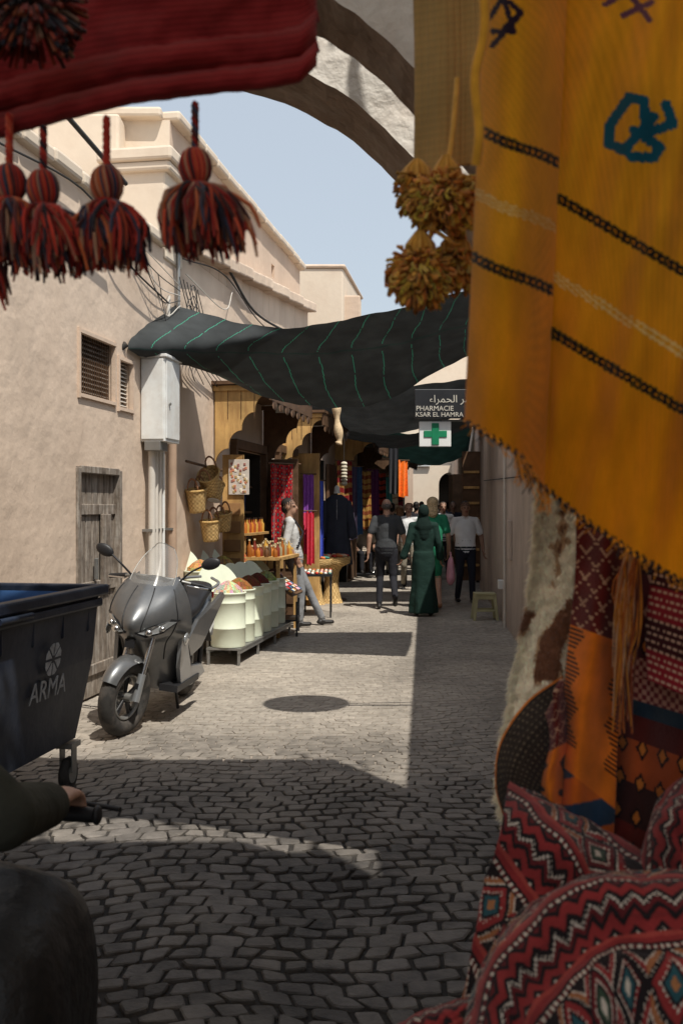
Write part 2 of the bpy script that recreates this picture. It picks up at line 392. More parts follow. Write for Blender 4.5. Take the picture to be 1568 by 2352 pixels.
def bracket(b,y,out,zt,zb,m,o0=.02):
    prof=[(0,zt),(out,zt),(out,zt-.10)]
    n=4
    for k in range(n):
        x0=out*(1-k/n); x1=out*(1-(k+1)/n); h0=zt-.10-(zt-.10-zb)*(k/n); h1=zt-.10-(zt-.10-zb)*((k+1)/n)
        for q in range(1,7):
            t=q/6; a=t*pi/2
            prof.append((x0+(x1-x0)*math.sin(a), h0+(h1-h0)*(1-math.cos(a))))
    prof.append((0,zb-.08))
    poly=[V((XL(y),y,0))+NL*(o0+p[0])+V((0,0,p[1])) for p in prof]
    b.prism(poly,UL*.035,m)
    for k in range(1,4):
        x=out*k/4
        b.box(V((XL(y),y,0))+NL*(o0+x)+V((0,0,zt-.2))-UL*.004,(.006,.006,.38),wooddk,RL)
    b.box(V((XL(y),y,0))+NL*(o0+out/2)+V((0,0,zt-.03))-UL*.012,(out+.05,.03,.06),m,RL)
def awning(name,ya,yb,out,zt,zb,ma,mb):
    b=MB(); bracket(b,ya,out,zt,zb,ma); bracket(b,yb,out,zt,zb,mb)
    yc=(ya+yb)/2
    b.box(WL(yc,out/2+.03,zt+.03),(out+.12,yb-ya+.2,.04),wooddk,RL)
    b.box(WL(yc,out+.06,zt-.07),(.03,yb-ya+.1,.22),mb,RL)
    n=int((yb-ya)/.3)
    for k in range(n): b.ell(WL(ya+(k+.5)*(yb-ya)/n,out+.06,zt-.18),(.015,.13,.10),mb,Matrix.Rotation(RL,3,'Z'),10,6)
    b.make(name,bevel=.004)
awning('carved_wood_awning',11.75,14.1,.64,3.05,2.1,wood,wooddk)
awning('carved_wood_awning',15.3,17.6,.60,3.05,2.2,wood,wooddk)
awning('carved_wood_awning',20.0,23.0,.75,3.0,2.2,wood,wooddk)
awning('carved_wood_awning',25.0,29.0,.8,2.95,2.3,wooddk,wooddk)
b=MB()
for y,z,m in ((12.5,2.4,wooddk),(14.05,2.4,wooddk),(14.9,2.45,wooddk),(16.15,2.5,wood),(17.3,2.5,wood)):
    b.box(WL(y,.03,z/2),(.12,.09,z),m,RL)
b.box(WL(13.27,.03,2.42),(.12,1.6,.12),wooddk,RL); b.box(WL(15.5,.03,2.5),(.12,1.35,.12),wooddk,RL)
b.box(WL(14.15,.26,1.15),(.5,.05,2.3),wooddk,RL); b.box(WL(16.3,.22,1.3),(.38,.05,2.4),wood,RL)
for k in range(3):
    for q in range(4):
        b.box(WL(14.115,.10+.15*k,.45+.5*q),(.11,.02,.4),wood if q==1 else wooddk,RL)
b.make('shop_door_frames',tall,bevel=.008)
def shelf(name,y0,y1,zs,off,cols):
    b=MB()
    for z in zs:
        b.box(WL((y0+y1)/2,off,z),(.3,y1-y0,.03),wooddk,RL)
        y=y0+.05
        while y<y1-.06:
            w=R.uniform(.05,.14);h=R.uniform(.12,.30)
            c=R.choice(cols)
            if R.random()<.4: b.lathe([(w*.45,0),(w*.45,h*.7),(w*.2,h*.85),(w*.2,h)],WL(y,off+.05,z+.015),vm,10,col=c)
            else: b.box(WL(y,off+.05,z+.015+h/2),(.14,w*.9,h),vm,RL,col=c)
            y+=w+.012
    b.make(name,bevel=.003)
shelf('shop_shelf',12.6,13.95,(.5,.85,1.2,1.55,1.9),-.25,[H(50,80,140),H(70,110,160),H(170,170,160),H(140,70,45),H(40,55,90),H(110,140,150),H(60,60,70)])
shelf('shop_shelf',15.0,16.05,(.5,.9,1.3,1.7,2.05),-.2,[H(150,60,40),H(180,140,80),H(90,40,60),H(60,90,90),H(200,180,150)])
shelf('shop_shelf',17.4,18.8,(.5,.9,1.3,1.7,2.05),-.2,[H(150,100,60),H(180,140,80),H(90,70,60),H(60,90,90),H(200,180,150)])
endb=empty('archway_building')
b=MB()
def EW(x,o,z): return V((x,41-o,z))
ys=[-6]+[4.0+.9*(1-math.cos(pi*k/12))/2 for k in range(13)]+[12]
for k in range(len(ys)-1):
    x0,x1=ys[k],ys[k+1]
    def h(x):
        t=(x-4.45)/.45
        return 2.55+.5*math.sqrt(max(0,1-t*t)) if abs(t)<=1.001 else None
    if k==0 or k==len(ys)-2: b.add([EW(x0,0,0),EW(x1,0,0),EW(x1,0,8),EW(x0,0,8)],[(0,1,2,3)],cream)
    else: b.add([EW(x0,0,h(x0)),EW(x1,0,h(x1)),EW(x1,0,8),EW(x0,0,8)],[(0,1,2,3)],cream); b.add([EW(x0,0,h(x0)),EW(x1,0,h(x1)),EW(x1,-2,h(x1)),EW(x0,-2,h(x0))],[(0,1,2,3)],cream)
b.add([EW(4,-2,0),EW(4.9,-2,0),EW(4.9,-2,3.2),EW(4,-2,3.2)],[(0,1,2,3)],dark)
b.box((4.5,40.9,4.1),(1.2,.15,.8),plaster2); b.box((3.3,40.9,3.9),(.7,.1,1.2),signwh)
for k in range(6): b.box((3.3,40.83,3.4+k*.2),(.7,.02,.02),steel)
b.make('walls',endb)
# ================================================================= RIGHT WALL
rw=empty('right_wall_building')
b=MB()
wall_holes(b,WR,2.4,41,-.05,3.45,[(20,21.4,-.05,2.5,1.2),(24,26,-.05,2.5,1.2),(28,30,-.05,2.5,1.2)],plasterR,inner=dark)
b.add([WR(2.4,0,3.45),WR(41,0,3.45),V((14,41,3.45)),V((14,2.4,3.45))],[(0,1,2,3)],plasterR)
b.add([WR(2.4,0,0),WR(2.4,0,3.45),V((14,2.4,3.45)),V((14,2.4,0))],[(0,1,2,3)],plasterR)
b.make('walls',rw)
b=MB()
b.box(WR(22,.03,1.3),(.06,1.2,2.3),wood,RR); b.box(WR(19.3,.2,1.45),(.35,.06,2.5),wooddk); b.box(WR(27,.2,1.3),(.4,1.0,2.4),wooddk)
for k in range(7): b.box(WR(19.26,.2,.5+k*.3),(.3,.04,.05),wood)
b.box(WR(12.8,.012,1.2),(.03,.5,.5),plasterR,RR)
b.cyl(WR(13.4,.03,0),WR(13.4,.03,3.2),.018,pipew); b.cyl(WR(8,.03,1.9),WR(18,.03,2.1),.008,cable)
b.box(WR(13.8,.05,.55),(.08,.2,.12),metalw,RR)
b.make('shutters_and_fittings',rw,bevel=.006)
ps=empty('added_shade_canopy')  # unseen canvas roof, added to shade the foreground and soften its light
b=MB()
P=[]
for i in range(20):
    y=-2.5+4.0*i/19; P.append([V((-3.4+5.2*j/29,y,5.02-.10*math.sin(pi*j/29)-.05*math.sin(pi*i/19)+.02*math.sin(j*1.3))) for j in range(30)])
b.grid(P,canvas); b.make('canvas',ps)
b=MB()
for y in (-2.5,-.5,1.5): b.cyl((-3.5,y,5.08),(1.9,y,5.08),.03,wooddk)
b.box((1.8,-1.0,2.5),(.15,6.8,5.0),cream)
b.make('poles_and_side_wall',ps)
# ================================================================= ARCHES
def arch(name,prof,y0,y1,top,mf,ms,notch=False):
    b=MB(); pr=crv([V((x,0,z)) for x,z in prof],130)
    def T(x):
        t=top+.02*noise.noise(V((x*3,0,0)))
        if notch: t-=.34*max(0,1-((x-1.24)/.13)**2)**.5 if abs(x-1.24)<.13 else 0  # gap added in the unseen top so a small sun patch reaches the paving
        return t
    for k in range(129):
        a=pr[k];c=pr[k+1]
        def J(p): return noise.noise(V((p.x*6,1,p.z*6)))*.016+noise.noise(V((p.x*17,1,p.z*17)))*.008
        za=a.z+J(a);zc=c.z+J(c); ta=T(a.x);tc=T(c.x)
        nn=6
        for q in range(nn):
            b.add([(a.x,y0,za+(ta-za)*q/nn),(c.x,y0,zc+(tc-zc)*q/nn),(c.x,y0,zc+(tc-zc)*(q+1)/nn),(a.x,y0,za+(ta-za)*(q+1)/nn)],[(0,1,2,3)],mf)
        b.add([(a.x,y1,za-.01),(c.x,y1,zc-.01),(c.x,y1,tc),(a.x,y1,ta)],[(0,1,2,3)],mf)
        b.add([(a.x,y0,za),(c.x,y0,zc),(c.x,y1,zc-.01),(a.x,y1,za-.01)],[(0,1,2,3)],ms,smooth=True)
        b.add([(a.x,y0,ta),(c.x,y0,tc),(c.x,y1,tc),(a.x,y1,ta)],[(0,1,2,3)],mf)
    b.make(name)
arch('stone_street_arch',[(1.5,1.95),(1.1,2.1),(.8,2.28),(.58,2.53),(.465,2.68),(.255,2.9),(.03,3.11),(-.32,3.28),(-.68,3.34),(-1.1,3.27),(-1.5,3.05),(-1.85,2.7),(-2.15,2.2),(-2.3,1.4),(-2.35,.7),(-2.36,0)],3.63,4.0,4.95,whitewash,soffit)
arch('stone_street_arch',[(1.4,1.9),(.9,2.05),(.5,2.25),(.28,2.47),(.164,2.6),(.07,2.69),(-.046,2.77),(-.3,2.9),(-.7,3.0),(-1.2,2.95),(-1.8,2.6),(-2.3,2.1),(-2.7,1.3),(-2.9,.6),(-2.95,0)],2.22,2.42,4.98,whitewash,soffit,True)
b=MB()
for k in range(17):
    p=V((R.uniform(-.9,1.3),R.uniform(2.4,3.3),R.uniform(4.98,5.15))); pts=[p]
    d=V((R.uniform(-1,.6),R.uniform(-.3,.8),R.uniform(.1,.6))).normalized()
    for q in range(8):
        d=(d+V((R.uniform(-.5,.5),R.uniform(-.5,.5),R.uniform(-.3,.35)))).normalized(); p=p+d*.17; pts.append(p)
        for w in range(2):
            lp=p+V((R.uniform(-.1,.1),R.uniform(-.1,.1),R.uniform(-.1,.1))); e=V((R.uniform(-1,1),R.uniform(-1,1),R.uniform(-.4,.4))).normalized()*.04; g=e.orthogonal().normalized()*.026
            b.add([lp-e,lp-g,lp+e,lp+g],[(0,1,2,3)],leaf)
    b.tube(pts,[.026*(1-i/10) for i in range(len(pts))],bark,6)
b.make('climbing_vine')
# ================================================================= CANOPIES
def canopy(name,rows,nc,nr,lines,col,green=H(54,148,120)):
    P=spl(rows,nc,nr)
    for i,r in enumerate(P):
        for j,p in enumerate(r):
            e=math.sin(pi*j/(nc-1))
            p.z+=.03*e*noise.noise(V((p.x*1.5,p.y*1.5,0)))+.014*noise.noise(V((p.x*6,p.y*6,2)))+.006*e*math.sin(p.x*14+p.y*5)
    def cf(u,v):
        c=col
        t=(u*lines+.35*math.sin(v*2.2)+.04*math.sin(v*17))%1
        if lines and t<lines*.95/nc and not (.48<v<.54): return green
        if lines and (abs(v-.5)<.5/nr): return (.02,.04,.036)
        f=1+.3*noise.noise(V((u*9,v*5,0)))
        return tuple(x*f for x in c)
    b=MB(); b.grid(P,net,cf); return b.make(name)
canopy('shade_cloth_canopy',[
 [(-1.75,10.4,3.73),(-.76,10,3.43),(.27,9.5,3.46),(1.23,9.2,3.63),(1.86,9.0,3.72)],
 [(-1.93,9.03,3.06),(-1.0,10.1,3.18),(.21,10.3,3.24),(1.2,10,3.43),(1.93,9.9,3.6)],
 [(-1.55,10.9,3.16),(-.72,11.3,2.83),(.33,11.5,2.80),(1.36,11.3,3.30),(2.03,11.2,3.55)]],600,60,14,(.034,.038,.039))
canopy('shade_cloth_canopy',[
 [(-.7,15.3,3.40),(.4,15.3,3.35),(1.2,15.3,3.5),(2.38,15.3,3.65)],[(-.6,16.3,3.15),(.5,16.3,3.02),(1.3,16.3,3.15),(2.45,16.3,3.5)],[(-.5,17.5,3.1),(.6,17.6,2.90),(1.4,17.6,3.02),(2.55,17.6,3.4)]],80,40,0,(.055,.06,.062))
canopy('shade_cloth_canopy',[[(-.3,18.4,3.1),(1.2,18.6,2.98),(2.6,18.6,3.4)],[(-.1,20.6,3.0),(1.2,20.5,2.84),(2.8,20.5,3.3)]],60,20,0,(.022,.024,.025))
canopy('shade_cloth_canopy',[[(.2,21.8,3.4),(1.6,22,3.25),(2.9,22,3.5)],[(.5,25,3.0),(2.2,24.5,2.65),(3.1,24.5,2.9)]],60,20,0,(.016,.042,.036))
canopy('shade_cloth_canopy',[[(.7,26,3.3),(2,26,3.1),(3.3,26,3.4)],[(1.7,33,3.2),(2.6,33,3.0),(3.8,33,3.3)]],60,20,0,(.03,.028,.022))
b=MB()
b.tube([S(285,800,9.0),S(195,815,8.6)],.008,metalw); b.tube([S(196,815,8.6),S(200,905,8.6)],.008,metalw)
b.tube([S(262,812,8.95),S(290,790,9.0)],.03,rub); b.make('canopy_tie_bracket')
# ================================================================= BOX, PIPES, CABLES
b=MB()
b.box(WL(9.62,.12,2.64),(.24,.42,.80),metalw,RL); b.box(WL(9.62,.245,2.64),(.012,.38,.74),metalw,RL)
b.box(WL(9.405,.12,2.64),(.22,.012,.76),metalw,RL)
b.box(WL(9.62,.13,3.05),(.27,.46,.03),metalw,RL); b.cyl(WL(9.5,.255,2.6),WL(9.5,.27,2.6),.015,steel)
b.box(WL(9.5,.12,2.2),(.16,.2,.09),steel,RL)
b.make('electrical_cabinet',bevel=.008)
b=MB()
for y,o,r,m in ((9.5,.08,.035,pipew),(9.66,.06,.026,pipew),(9.8,.05,.02,pipew),(10.08,.08,.045,pipeb),(9.9,.05,.016,metalw)):
    b.cyl(WL(y,o,0),WL(y,o,2.25 if m is not pipeb else 2.95),r,m)
    for z in (.6,1.4): b.box(WL(y,o*.5,z),(o+r,.03+2*r,.025),steel,RL)
b.tube([WL(10.1,.06,2.9),WL(10.12,.09,3.2),WL(10.0,.06,3.45),WL(10.05,.05,3.75)],.022,pipew,8)
b.make('drain_pipes')
b=MB()
def cab(pts,r=.008,n=20,m=cable): b.tube(crv([V(p) for p in pts],n),r,m,5)
b.cyl(WL(10.35,.05,3.6),WL(10.35,.05,4.45),.02,steel)
cab([WL(10.35,.08,4.3),WL(11.8,.08,4.55),WL(13.5,.07,4.25),WL(16.5,.08,4.4)],.018,40)
cab([WL(10.35,.1,4.2),WL(12,.08,4.4),WL(14,.07,4.15),WL(17.5,.08,4.3)],.008,40)
for k in range(6):
    cab([WL(8.5+k*.25,.05,4.15-.05*k),WL(9.4+k*.1,.1,4.0-.12*k),WL(10.3,.09,3.9-.05*k)],.005,16,cable if k%2 else pipew)
cab([WL(6.5,.05,4.05),WL(8,.08,4.15),WL(8.8,.1,3.8),WL(9.9,.1,3.65)],.009)
for k in range(6):
    y=10.3+k*.12
    cab([WL(y,.08,4.0),WL(y+.25,.1,3.6),WL(y+.1,.1,3.3),WL(y+.6+.2*k,.05,3.0)],.005)
cab([WL(10.6,.05,4.1),WL(11.5,.2,3.9),WL(12.4,.05,4.3)],.006,m=pipew)
for k in range(5):
    q=R.uniform(0,.25); b.torus(WL(10.5+q,.12,3.75+R.uniform(-.15,.15)),NL,.09+.03*R.random(),.005,cable,20,5)
b.tube([WL(3,.04,4.3),WL(7.0,.3,4.45),WL(8.3,.3,4.3)],.02,cable)
b.make('wall_cables')
b=MB(); p=V((.85,6.45,3.55))
b.cyl(WR(6.5,0,3.4),p+V((.05,0,-.05)),.02,steel); b.cyl(WR(6.6,0,3.44),p+V((.25,.05,-.02)),.012,steel)
prof=[(.02,0),(.12,.01),(.22,.035),(.30,.07),(.36,.11)]
b.lathe(prof,p,steel,28); b.cyl(p+V((0,0,.0)),p+V((.0,-.25,.28)),.01,steel); b.box(p+V((0,-.25,.3)),(.06,.06,.08),metalw)
b.make('satellite_dish')
# ================================================================= PHARMACY SIGN
sg=empty('pharmacy_sign')
b=MB(); b.box((1.74,15.05,3.18),(1.28,.08,.44),signbk); b.make('board',sg,bevel=.01)
text('PHARMACIE',.105,(1.12,15.005,3.075),(1,0,0),(0,0,1),signtx,sg,'line_name')
text('KSAR EL HAMRA',.098,(1.11,15.005,2.985),(1,0,0),(0,0,1),signtx,sg,'line_place')
text('\uFE80\uFE8D\uFEAE\uFEE4\uFEA4\uFEDF\uFE8D \uFEAE\uFEBC\uFED7',.155,(1.32,15.005,3.20),(1,0,0),(0,0,1),signtx,sg,'line_arabic')
cs=empty('pharmacy_cross_sign')
b=MB(); b.box((1.42,15.15,2.73),(.48,.10,.38),signwh); b.box((1.42,15.097,2.73),(.35,.02,.10),signgr); b.box((1.42,15.095,2.73),(.11,.025,.33),signgr)
b.box((1.95,15.17,2.94),(.85,.03,.03),steel)
b.make('board',cs,bevel=.006)
# ================================================================= STALL
def tubobj(p,r,h,sp,lid=True):
    b=MB()
    b.lathe([(r*.97,0),(r,.02),(r,h*.33),(r+.003,h*.335),(r+.003,h*.35),(r,h*.355),(r,h*.80),(r+.003,h*.805),(r+.003,h*.82),(r,h*.825),(r,h-.02),(r+.010,h-.016),(r+.010,h),(r-.01,h)],p,tub,36)
    prof=[(r-.01,h-.03),(r*.8,h+.03),(r*.5,h+.08),(r*.2,h+.11),(.001,h+.12)]
    b.lathe(prof,p,spice,28,cols=lambda i,j:tuple(c*R.uniform(.6,1.3) for c in sp),cap=False)
    for k in range(60):
        a=R.uniform(0,2*pi);q=R.uniform(0,r*.8); b.ell(p+V((q*math.cos(a),q*math.sin(a),h+.10-.13*q/r*.7)),(.012,.010,.008),spice,n=6,k=4,col=tuple(c*R.uniform(.5,1.4) for c in sp))
    if lid:
        q=p+V((-.13,.04,h+.0))
        ax=V((.62,.78,0)); nr_=V((.70,-.56,.42)).normalized(); up=nr_.cross(ax).normalized(); up=up if up.z>0 else -up
        poly=[q+ax*(math.cos(pi*k/16)*r*1.25)+up*(math.sin(pi*k/16)*r*1.75-.02) for k in range(17)]
        b.prism(poly,-nr_*.012,tub)
    b.make('spice_tub')
sp=[H(205,190,165),H(150,100,55),H(110,65,40),H(90,40,28),H(130,140,85),H(80,55,45),H(170,135,75)]
for k in range(6):
    y=10.35+k*.42; tubobj(V((-1.175+.155*(y-10.35),y,.18)),.18-.006*k,.56,sp[k])
sp2=[H(190,150,95),H(130,75,45),H(150,130,75),H(95,55,38),H(160,95,60)]
for k in range(5):
    y=10.72+k*.44; tubobj(V((-1.52+.155*(y-10.72),y,.42)),.165,.52,sp2[k])
b=MB()
for (yc,xc,z,w,Ln) in ((11.4,-1.01,.165,.36,2.45),(11.6,-1.38,.405,.34,2.2)):
    c=V((xc,yc,z)); b.box(c,(w,Ln,.02),steel,RL)
    for dy in (-Ln/2+.02,-Ln/6,Ln/6,Ln/2-.02):
        for dx in (-w/2+.02,w/2-.02):
            q=c+UL*dy+NL*dx; b.box((q.x,q.y,z/2),(.025,.025,z),steel,RL)
    for dx in (-w/2+.015,w/2-.015): q=c+NL*dx; b.box(q+V((0,0,-.03)),(.025,Ln,.03),steel,RL)
b.make('tub_stand')
botc=[H(180,110,35),H(150,85,25),H(120,45,28),H(190,145,60),H(100,65,35),H(80,58,38),H(60,60,40),H(150,140,110)]
b=MB()
b.box(WL(12.95,.42,.98),(.5,1.1,.04),wood,RL)
for dy in (-.5,.5):
    for o in (.2,.62): b.box(WL(12.95+dy,o,.49),(.04,.04,.98),wood,RL)
for i in range(8):
    for j in range(4):
        y=12.46+i*.13;o=.25+j*.11; h=R.choice([.12,.16,.2]); c=R.choice(botc)
        q=WL(y,o,1.0); b.lathe([(.028,0),(.03,.01),(.03,h*.65),(.012,h*.8),(.012,h)],q,vm,10,col=c); b.cyl(q+V((0,0,h)),q+V((0,0,h+.02)),.015,vm,n=8,col=H(210,190,150))
b.make('bottle_display_table')
b=MB()
b.box(WL(12.95,.16,1.28),(.2,1.0,.03),wood,RL)
for i in range(9):
    h=.17; q=WL(12.5+i*.11,.18,1.295); c=R.choice([H(190,115,30),H(175,100,35),H(150,70,32),H(185,140,60)])
    b.lathe([(.03,0),(.032,h*.6),(.012,h*.8),(.012,h)],q,vm,10,col=c); b.cyl(q+V((0,0,h)),q+V((0,0,h+.02)),.014,vm,n=8,col=H(60,45,35))
b.box(WL(12.5,.12,.65),(.15,.03,1.3),wood,RL); b.box(WL(13.4,.12,.65),(.15,.03,1.3),wood,RL)
b.make('bottle_shelf')
b=MB(); b.box(WL(11.98,.18,1.15),(.26,.04,2.2),wood,RL); b.box(WL(11.94,.26,1.98),(.25,.012,.42),vm,RL,col=H(205,195,185))
for k in range(40): b.box(WL(11.932,.26,1.98)+NL*R.uniform(-.10,.10)+V((0,0,R.uniform(-.18,.18))),(.03,.006,.03),vm,RL,col=R.choice([H(200,130,100),H(190,160,110),H(160,110,100),H(230,220,200)]))
for k in range(5): b.box(WL(11.93,.18,1.6-k*.22),(.2,.03,.14),vm,RL,col=R.choice([H(120,90,60),H(160,120,80),H(90,60,50)]))
b.make('display_panel',bevel=.004)
def wk(i,j):
    c=(.62,.43,.19) if (i+j)%2 else (.42,.26,.10); q=R.uniform(.8,1.15); return tuple(a*q for a in c)
def basket(c,r,h,tilt=0):
    b=MB(); prof=[(r*.7,0)]+[(r*(.75+.3*t/10),h*t/10) for t in range(11)]+[(r*1.0,h),(r*.95,h-.02)]
    b.lathe(prof,(0,0,0),wicker,26,cols=wk)
    b.torus((0,0,h),(0,0,1),r*1.05,.012,wicker,26,6,col=(.5,.32,.12))
    for sx in (-1,1): b.tube([V((math.cos(a)*r*.55,sx*r*.85,h+math.sin(a)*r*.9)) for a in [pi*k/10 for k in range(11)]],.009,wicker,6,col=(.25,.12,.06))
    b.make('wicker_basket',mtx=Matrix.Translation(V(c))@Matrix.Rotation(RL,4,'Z')@Matrix.Rotation(tilt,4,'X')@Matrix.Diagonal((.7,1,1,1)),solid=.006)
basket((-1.44,11.05,1.80),.16,.22,.6); basket((-1.56,10.8,1.57),.15,.24,.15); basket((-1.44,11.0,1.25),.15,.22,.1); basket((-1.46,11.4,1.70),.14,.2,-.3); basket((-1.36,11.55,1.35),.13,.2,.2)
b=MB(); b.cyl(WL(10.4,.12,2.1),WL(11.7,.12,2.05),.015,wooddk); b.make('basket_rail')
b=MB()
T=Matrix.Rotation(RL,3,'Z')@Matrix.Rotation(.55,3,'Y')
b.box((-.70,12.75,.60),(.34,.6,.03),wooddk,T)
for i in range(5):
    for j in range(8):
        q=V((-.70,12.75,.62))+T@V((-.12+i*.06,-.26+j*.075,.01)); b.box(q,(.045,.06,.02),vm,T,col=R.choice([H(200,60,60),H(220,220,210),H(70,110,150),H(200,150,80),H(60,50,50),H(230,180,190)]))
for dx in (-.14,.14):
    for dy in (-.28,.28): b.box((-.7+dx,12.75+dy,.26-dx*.3),(.025,.025,.52-dx*.6),blk)
b.box((-.7,12.75,.2),(.32,.6,.02),blk)
b.box((-.36,15.0,.62),(.45,.9,.03),blk)
for i in range(7):
    for j in range(11): b.ell((-.55+i*.063,14.6+j*.08,.65),(.025,.03,.02),vm,n=8,k=5,col=R.choice([H(200,60,50),H(220,210,200),H(90,140,130),H(210,150,60),H(230,230,225)]))
for dx in (-.2,.2):
    for dy in (-.4,.4): b.box((-.36+dx,15.0+dy,.30),(.025,.025,.6),blk)
b.make('trinket_table')
def pedestal(x,y,h,r):
    b=MB(); prof=[(r*.75,0),(r*.62,.1*h),(r*.5,.3*h),(r*.46,.5*h),(r*.52,.68*h),(r*.7,.78*h),(r*1.2,.86*h),(r*1.25,.93*h),(r*1.25,h),(r*1.15,h),(r*1.1,h-.04)]
    P2=[]
    for k in range(len(prof)-1):
        for q in range(3): P2.append(tuple(prof[k][w]+(prof[k+1][w]-prof[k][w])*q/3 for w in (0,1)))
    b.lathe(P2,(x,y,0),wicker,30,cols=wk); b.lathe([(r*1.15,h-.03),(.001,h-.02)],(x,y,0),wicker,30,col=(.3,.18,.08),cap=False)
    for k in range(14):
        a=k*2*pi/14; q=V((x+math.cos(a)*r*.75,y+math.sin(a)*r*.75,h+.02)); c=R.choice([H(190,60,50),H(60,130,120),H(210,120,70),H(200,70,60),H(220,190,160)])
        b.ell(q,(.11,.045,.03),vm,Matrix.Rotation(a,3,'Z'),10,6,col=c)
    b.make('wicker_pedestal_table')
pedestal(-.17,16.9,.78,.26); pedestal(-.45,16.6,.76,.24)
def hang(name,x0,y0,x1,y1,zt,zb,colf,folds=5,amp=.04,nc=60,nr=60):
    d=V((x1-x0,y1-y0,0)).normalized(); nrm=V((d.y,-d.x,0)); P=[]
    for i in range(nr):
        v=i/(nr-1); P.append([])
        for j in range(nc):
            u=j/(nc-1); P[-1].append(V((x0+(x1-x0)*u,y0+(y1-y0)*u,zt+(zb-zt)*v+.015*math.sin(u*9)))+nrm*(amp*math.sin(u*folds*2*pi+v)*(.4+.6*v)))
    b=MB(); b.grid(P,clothv,colf); b.cyl(V((x0,y0,zt+.01))-d*.05,V((x1,y1,zt+.01))+d*.05,.012,wooddk,n=8); return b.make(name)
def redsh(u,v):
    a=(u*9)%1;c=(v*14)%1; q=abs(a-.5)+abs(c-.5)
    if q<.18: return H(60,110,110)
    if q<.3: return H(30,20,20)
    if q>.85: return H(190,120,85)
    return H(150,25,33)
hang('patterned_red_shawl',-.98,13.8,-.62,14.1,2.22,1.05,redsh,3,.03)
hang('hanging_scarf',-.62,16.1,-.45,16.2,2.15,.85,lambda u,v:H(130,70,160) if v<.5 else H(200,60,90),3,.03,30,30)
hang('hanging_scarf',-.46,16.3,-.30,16.35,2.05,.8,lambda u,v:H(210,70,150) if u<.4 else H(70,90,190),3,.03,30,30)
hang('hanging_scarf',-.56,15.95,-.44,16.0,1.55,.7,lambda u,v:H(190,32,55),2,.03,30,30)
hang('hanging_scarf',1.24,22,1.46,22.1,2.65,1.85,lambda u,v:H(240,120,35),2,.05,30,30)
hang('hanging_scarf',.05,19.2,.3,19.3,2.4,1.0,lambda u,v:H(70,60,80),3,.03,30,30)
hang('hanging_scarf',1.0,21.0,1.2,21,2.9,1.9,lambda u,v:H(40,40,44),2,.04,30,30)
for k,(c1,c2) in enumerate(((H(120,30,30),H(150,110,60)),(H(60,90,130),H(60,90,130)),(H(160,120,60),H(120,60,30)),(H(90,40,80),H(90,40,80)),(H(170,60,40),H(60,30,30)),(H(50,100,90),H(50,100,90)),(H(190,170,140),H(150,120,90)),(H(130,30,50),H(60,20,30)))):
    y=18.9+k*1.35; x=XL(y)+.25
    hang('hanging_scarf',x,y,x+.28,y+.25,2.5-.05*(k%3),1.15-.1*(k%2),(lambda a_,b_:(lambda u,v:a_ if (v*8)%1<.6 else b_))(c1,c2),3,.04,30,30)
navyc=cl('navy',(.045,.05,.07))
b=MB(); q=V((-.08,17.35,0))
b.lathe([(.05,1.92),(.06,1.86)],q,signwh,14); b.ell(q+V((0,0,1.93)),(.05,.05,.07),signwh)
P=[]
for z,rx,ry in ((.62,.26,.18),(.9,.24,.16),(1.2,.2,.13),(1.45,.2,.12),(1.65,.22,.11),(1.76,.19,.09),(1.84,.08,.06)):
    P.append((z,rx,ry))
n=40; vs=[]
for z,rx,ry in P:
    for j in range(n):
        a=2*pi*j/n; f=1+.10*math.sin(a*7)*max(0,(1.5-z)); vs.append(q+V((rx*f*math.cos(a),ry*f*math.sin(a),z)))
b.add(vs,[(i*n+j,i*n+(j+1)%n,(i+1)*n+(j+1)%n,(i+1)*n+j) for i in range(len(P)-1) for j in range(n)],navyc,smooth=True)
for s_ in (-1,1): b.cap(q+V((s_*.2,0,1.68)),q+V((s_*.27,-.04,1.15)),.06,.085,navyc)
b.cyl(q,q+V((0,0,.7)),.02,wooddk); b.lathe([(.18,0),(.16,.03),(.02,.05)],q,wooddk,16); b.cyl(q+V((0,-.12,1.0)),q+V((0,-.115,1.75)),.006,offw)
b.make('robe_on_dress_form')
b=MB(); p=S(773,940,14.0); b.tube(crv([p+V((0,0,.12)),p,p+V((.01,0,-.2)),p+V((.04,0,-.42)),p+V((.02,0,-.5))],20),[.004]*3+[.05+.015*math.sin(k*.9) for k in range(15)]+[.05,.02],wicker,12,col=(.62,.46,.28)); b.make('hanging_loofah')
b=MB(); p=S(790,1065,18)
for k in range(7): b.ell(p+V((0,0,-.06*k)),(.06,.05,.04),vm,n=10,k=6,col=H(205,195,175))
b.cyl(p,p+V((0,0,.8)),.005,cable); b.make('hanging_slipper_string')
b=MB(); p=S(655,938,13.6); b.box(p,(.26,.02,.12),signwh); b.make('shop_notice_board')
# ================================================================= STOOL
b=MB(); c=V((2.06,14.35,0))
b.box(c+V((0,0,.375)),(.30,.26,.03),stoolm)
for sx in (-1,1):
    for sy in (-1,1):
        top=c+V((sx*.125,sy*.105,.36)); bot=c+V((sx*.165,sy*.14,0))
        b.add([top+V((-.025,-.02,0)),top+V((.025,-.02,0)),top+V((.025,.02,0)),top+V((-.025,.02,0)),bot+V((-.02,-.015,0)),bot+V((.02,-.015,0)),bot+V((.02,.015,0)),bot+V((-.02,.015,0))],[(0,1,2,3),(7,6,5,4),(0,4,5,1),(1,5,6,2),(2,6,7,3),(3,7,4,0)],stoolm)
for sy in (-1,1): b.box(c+V((0,sy*.115,.33)),(.25,.012,.06),stoolm); b.box(c+V((0,sy*.13,.14)),(.28,.012,.03),stoolm)
for sx in (-1,1): b.box(c+V((sx*.135,0,.33)),(.012,.22,.06),stoolm)
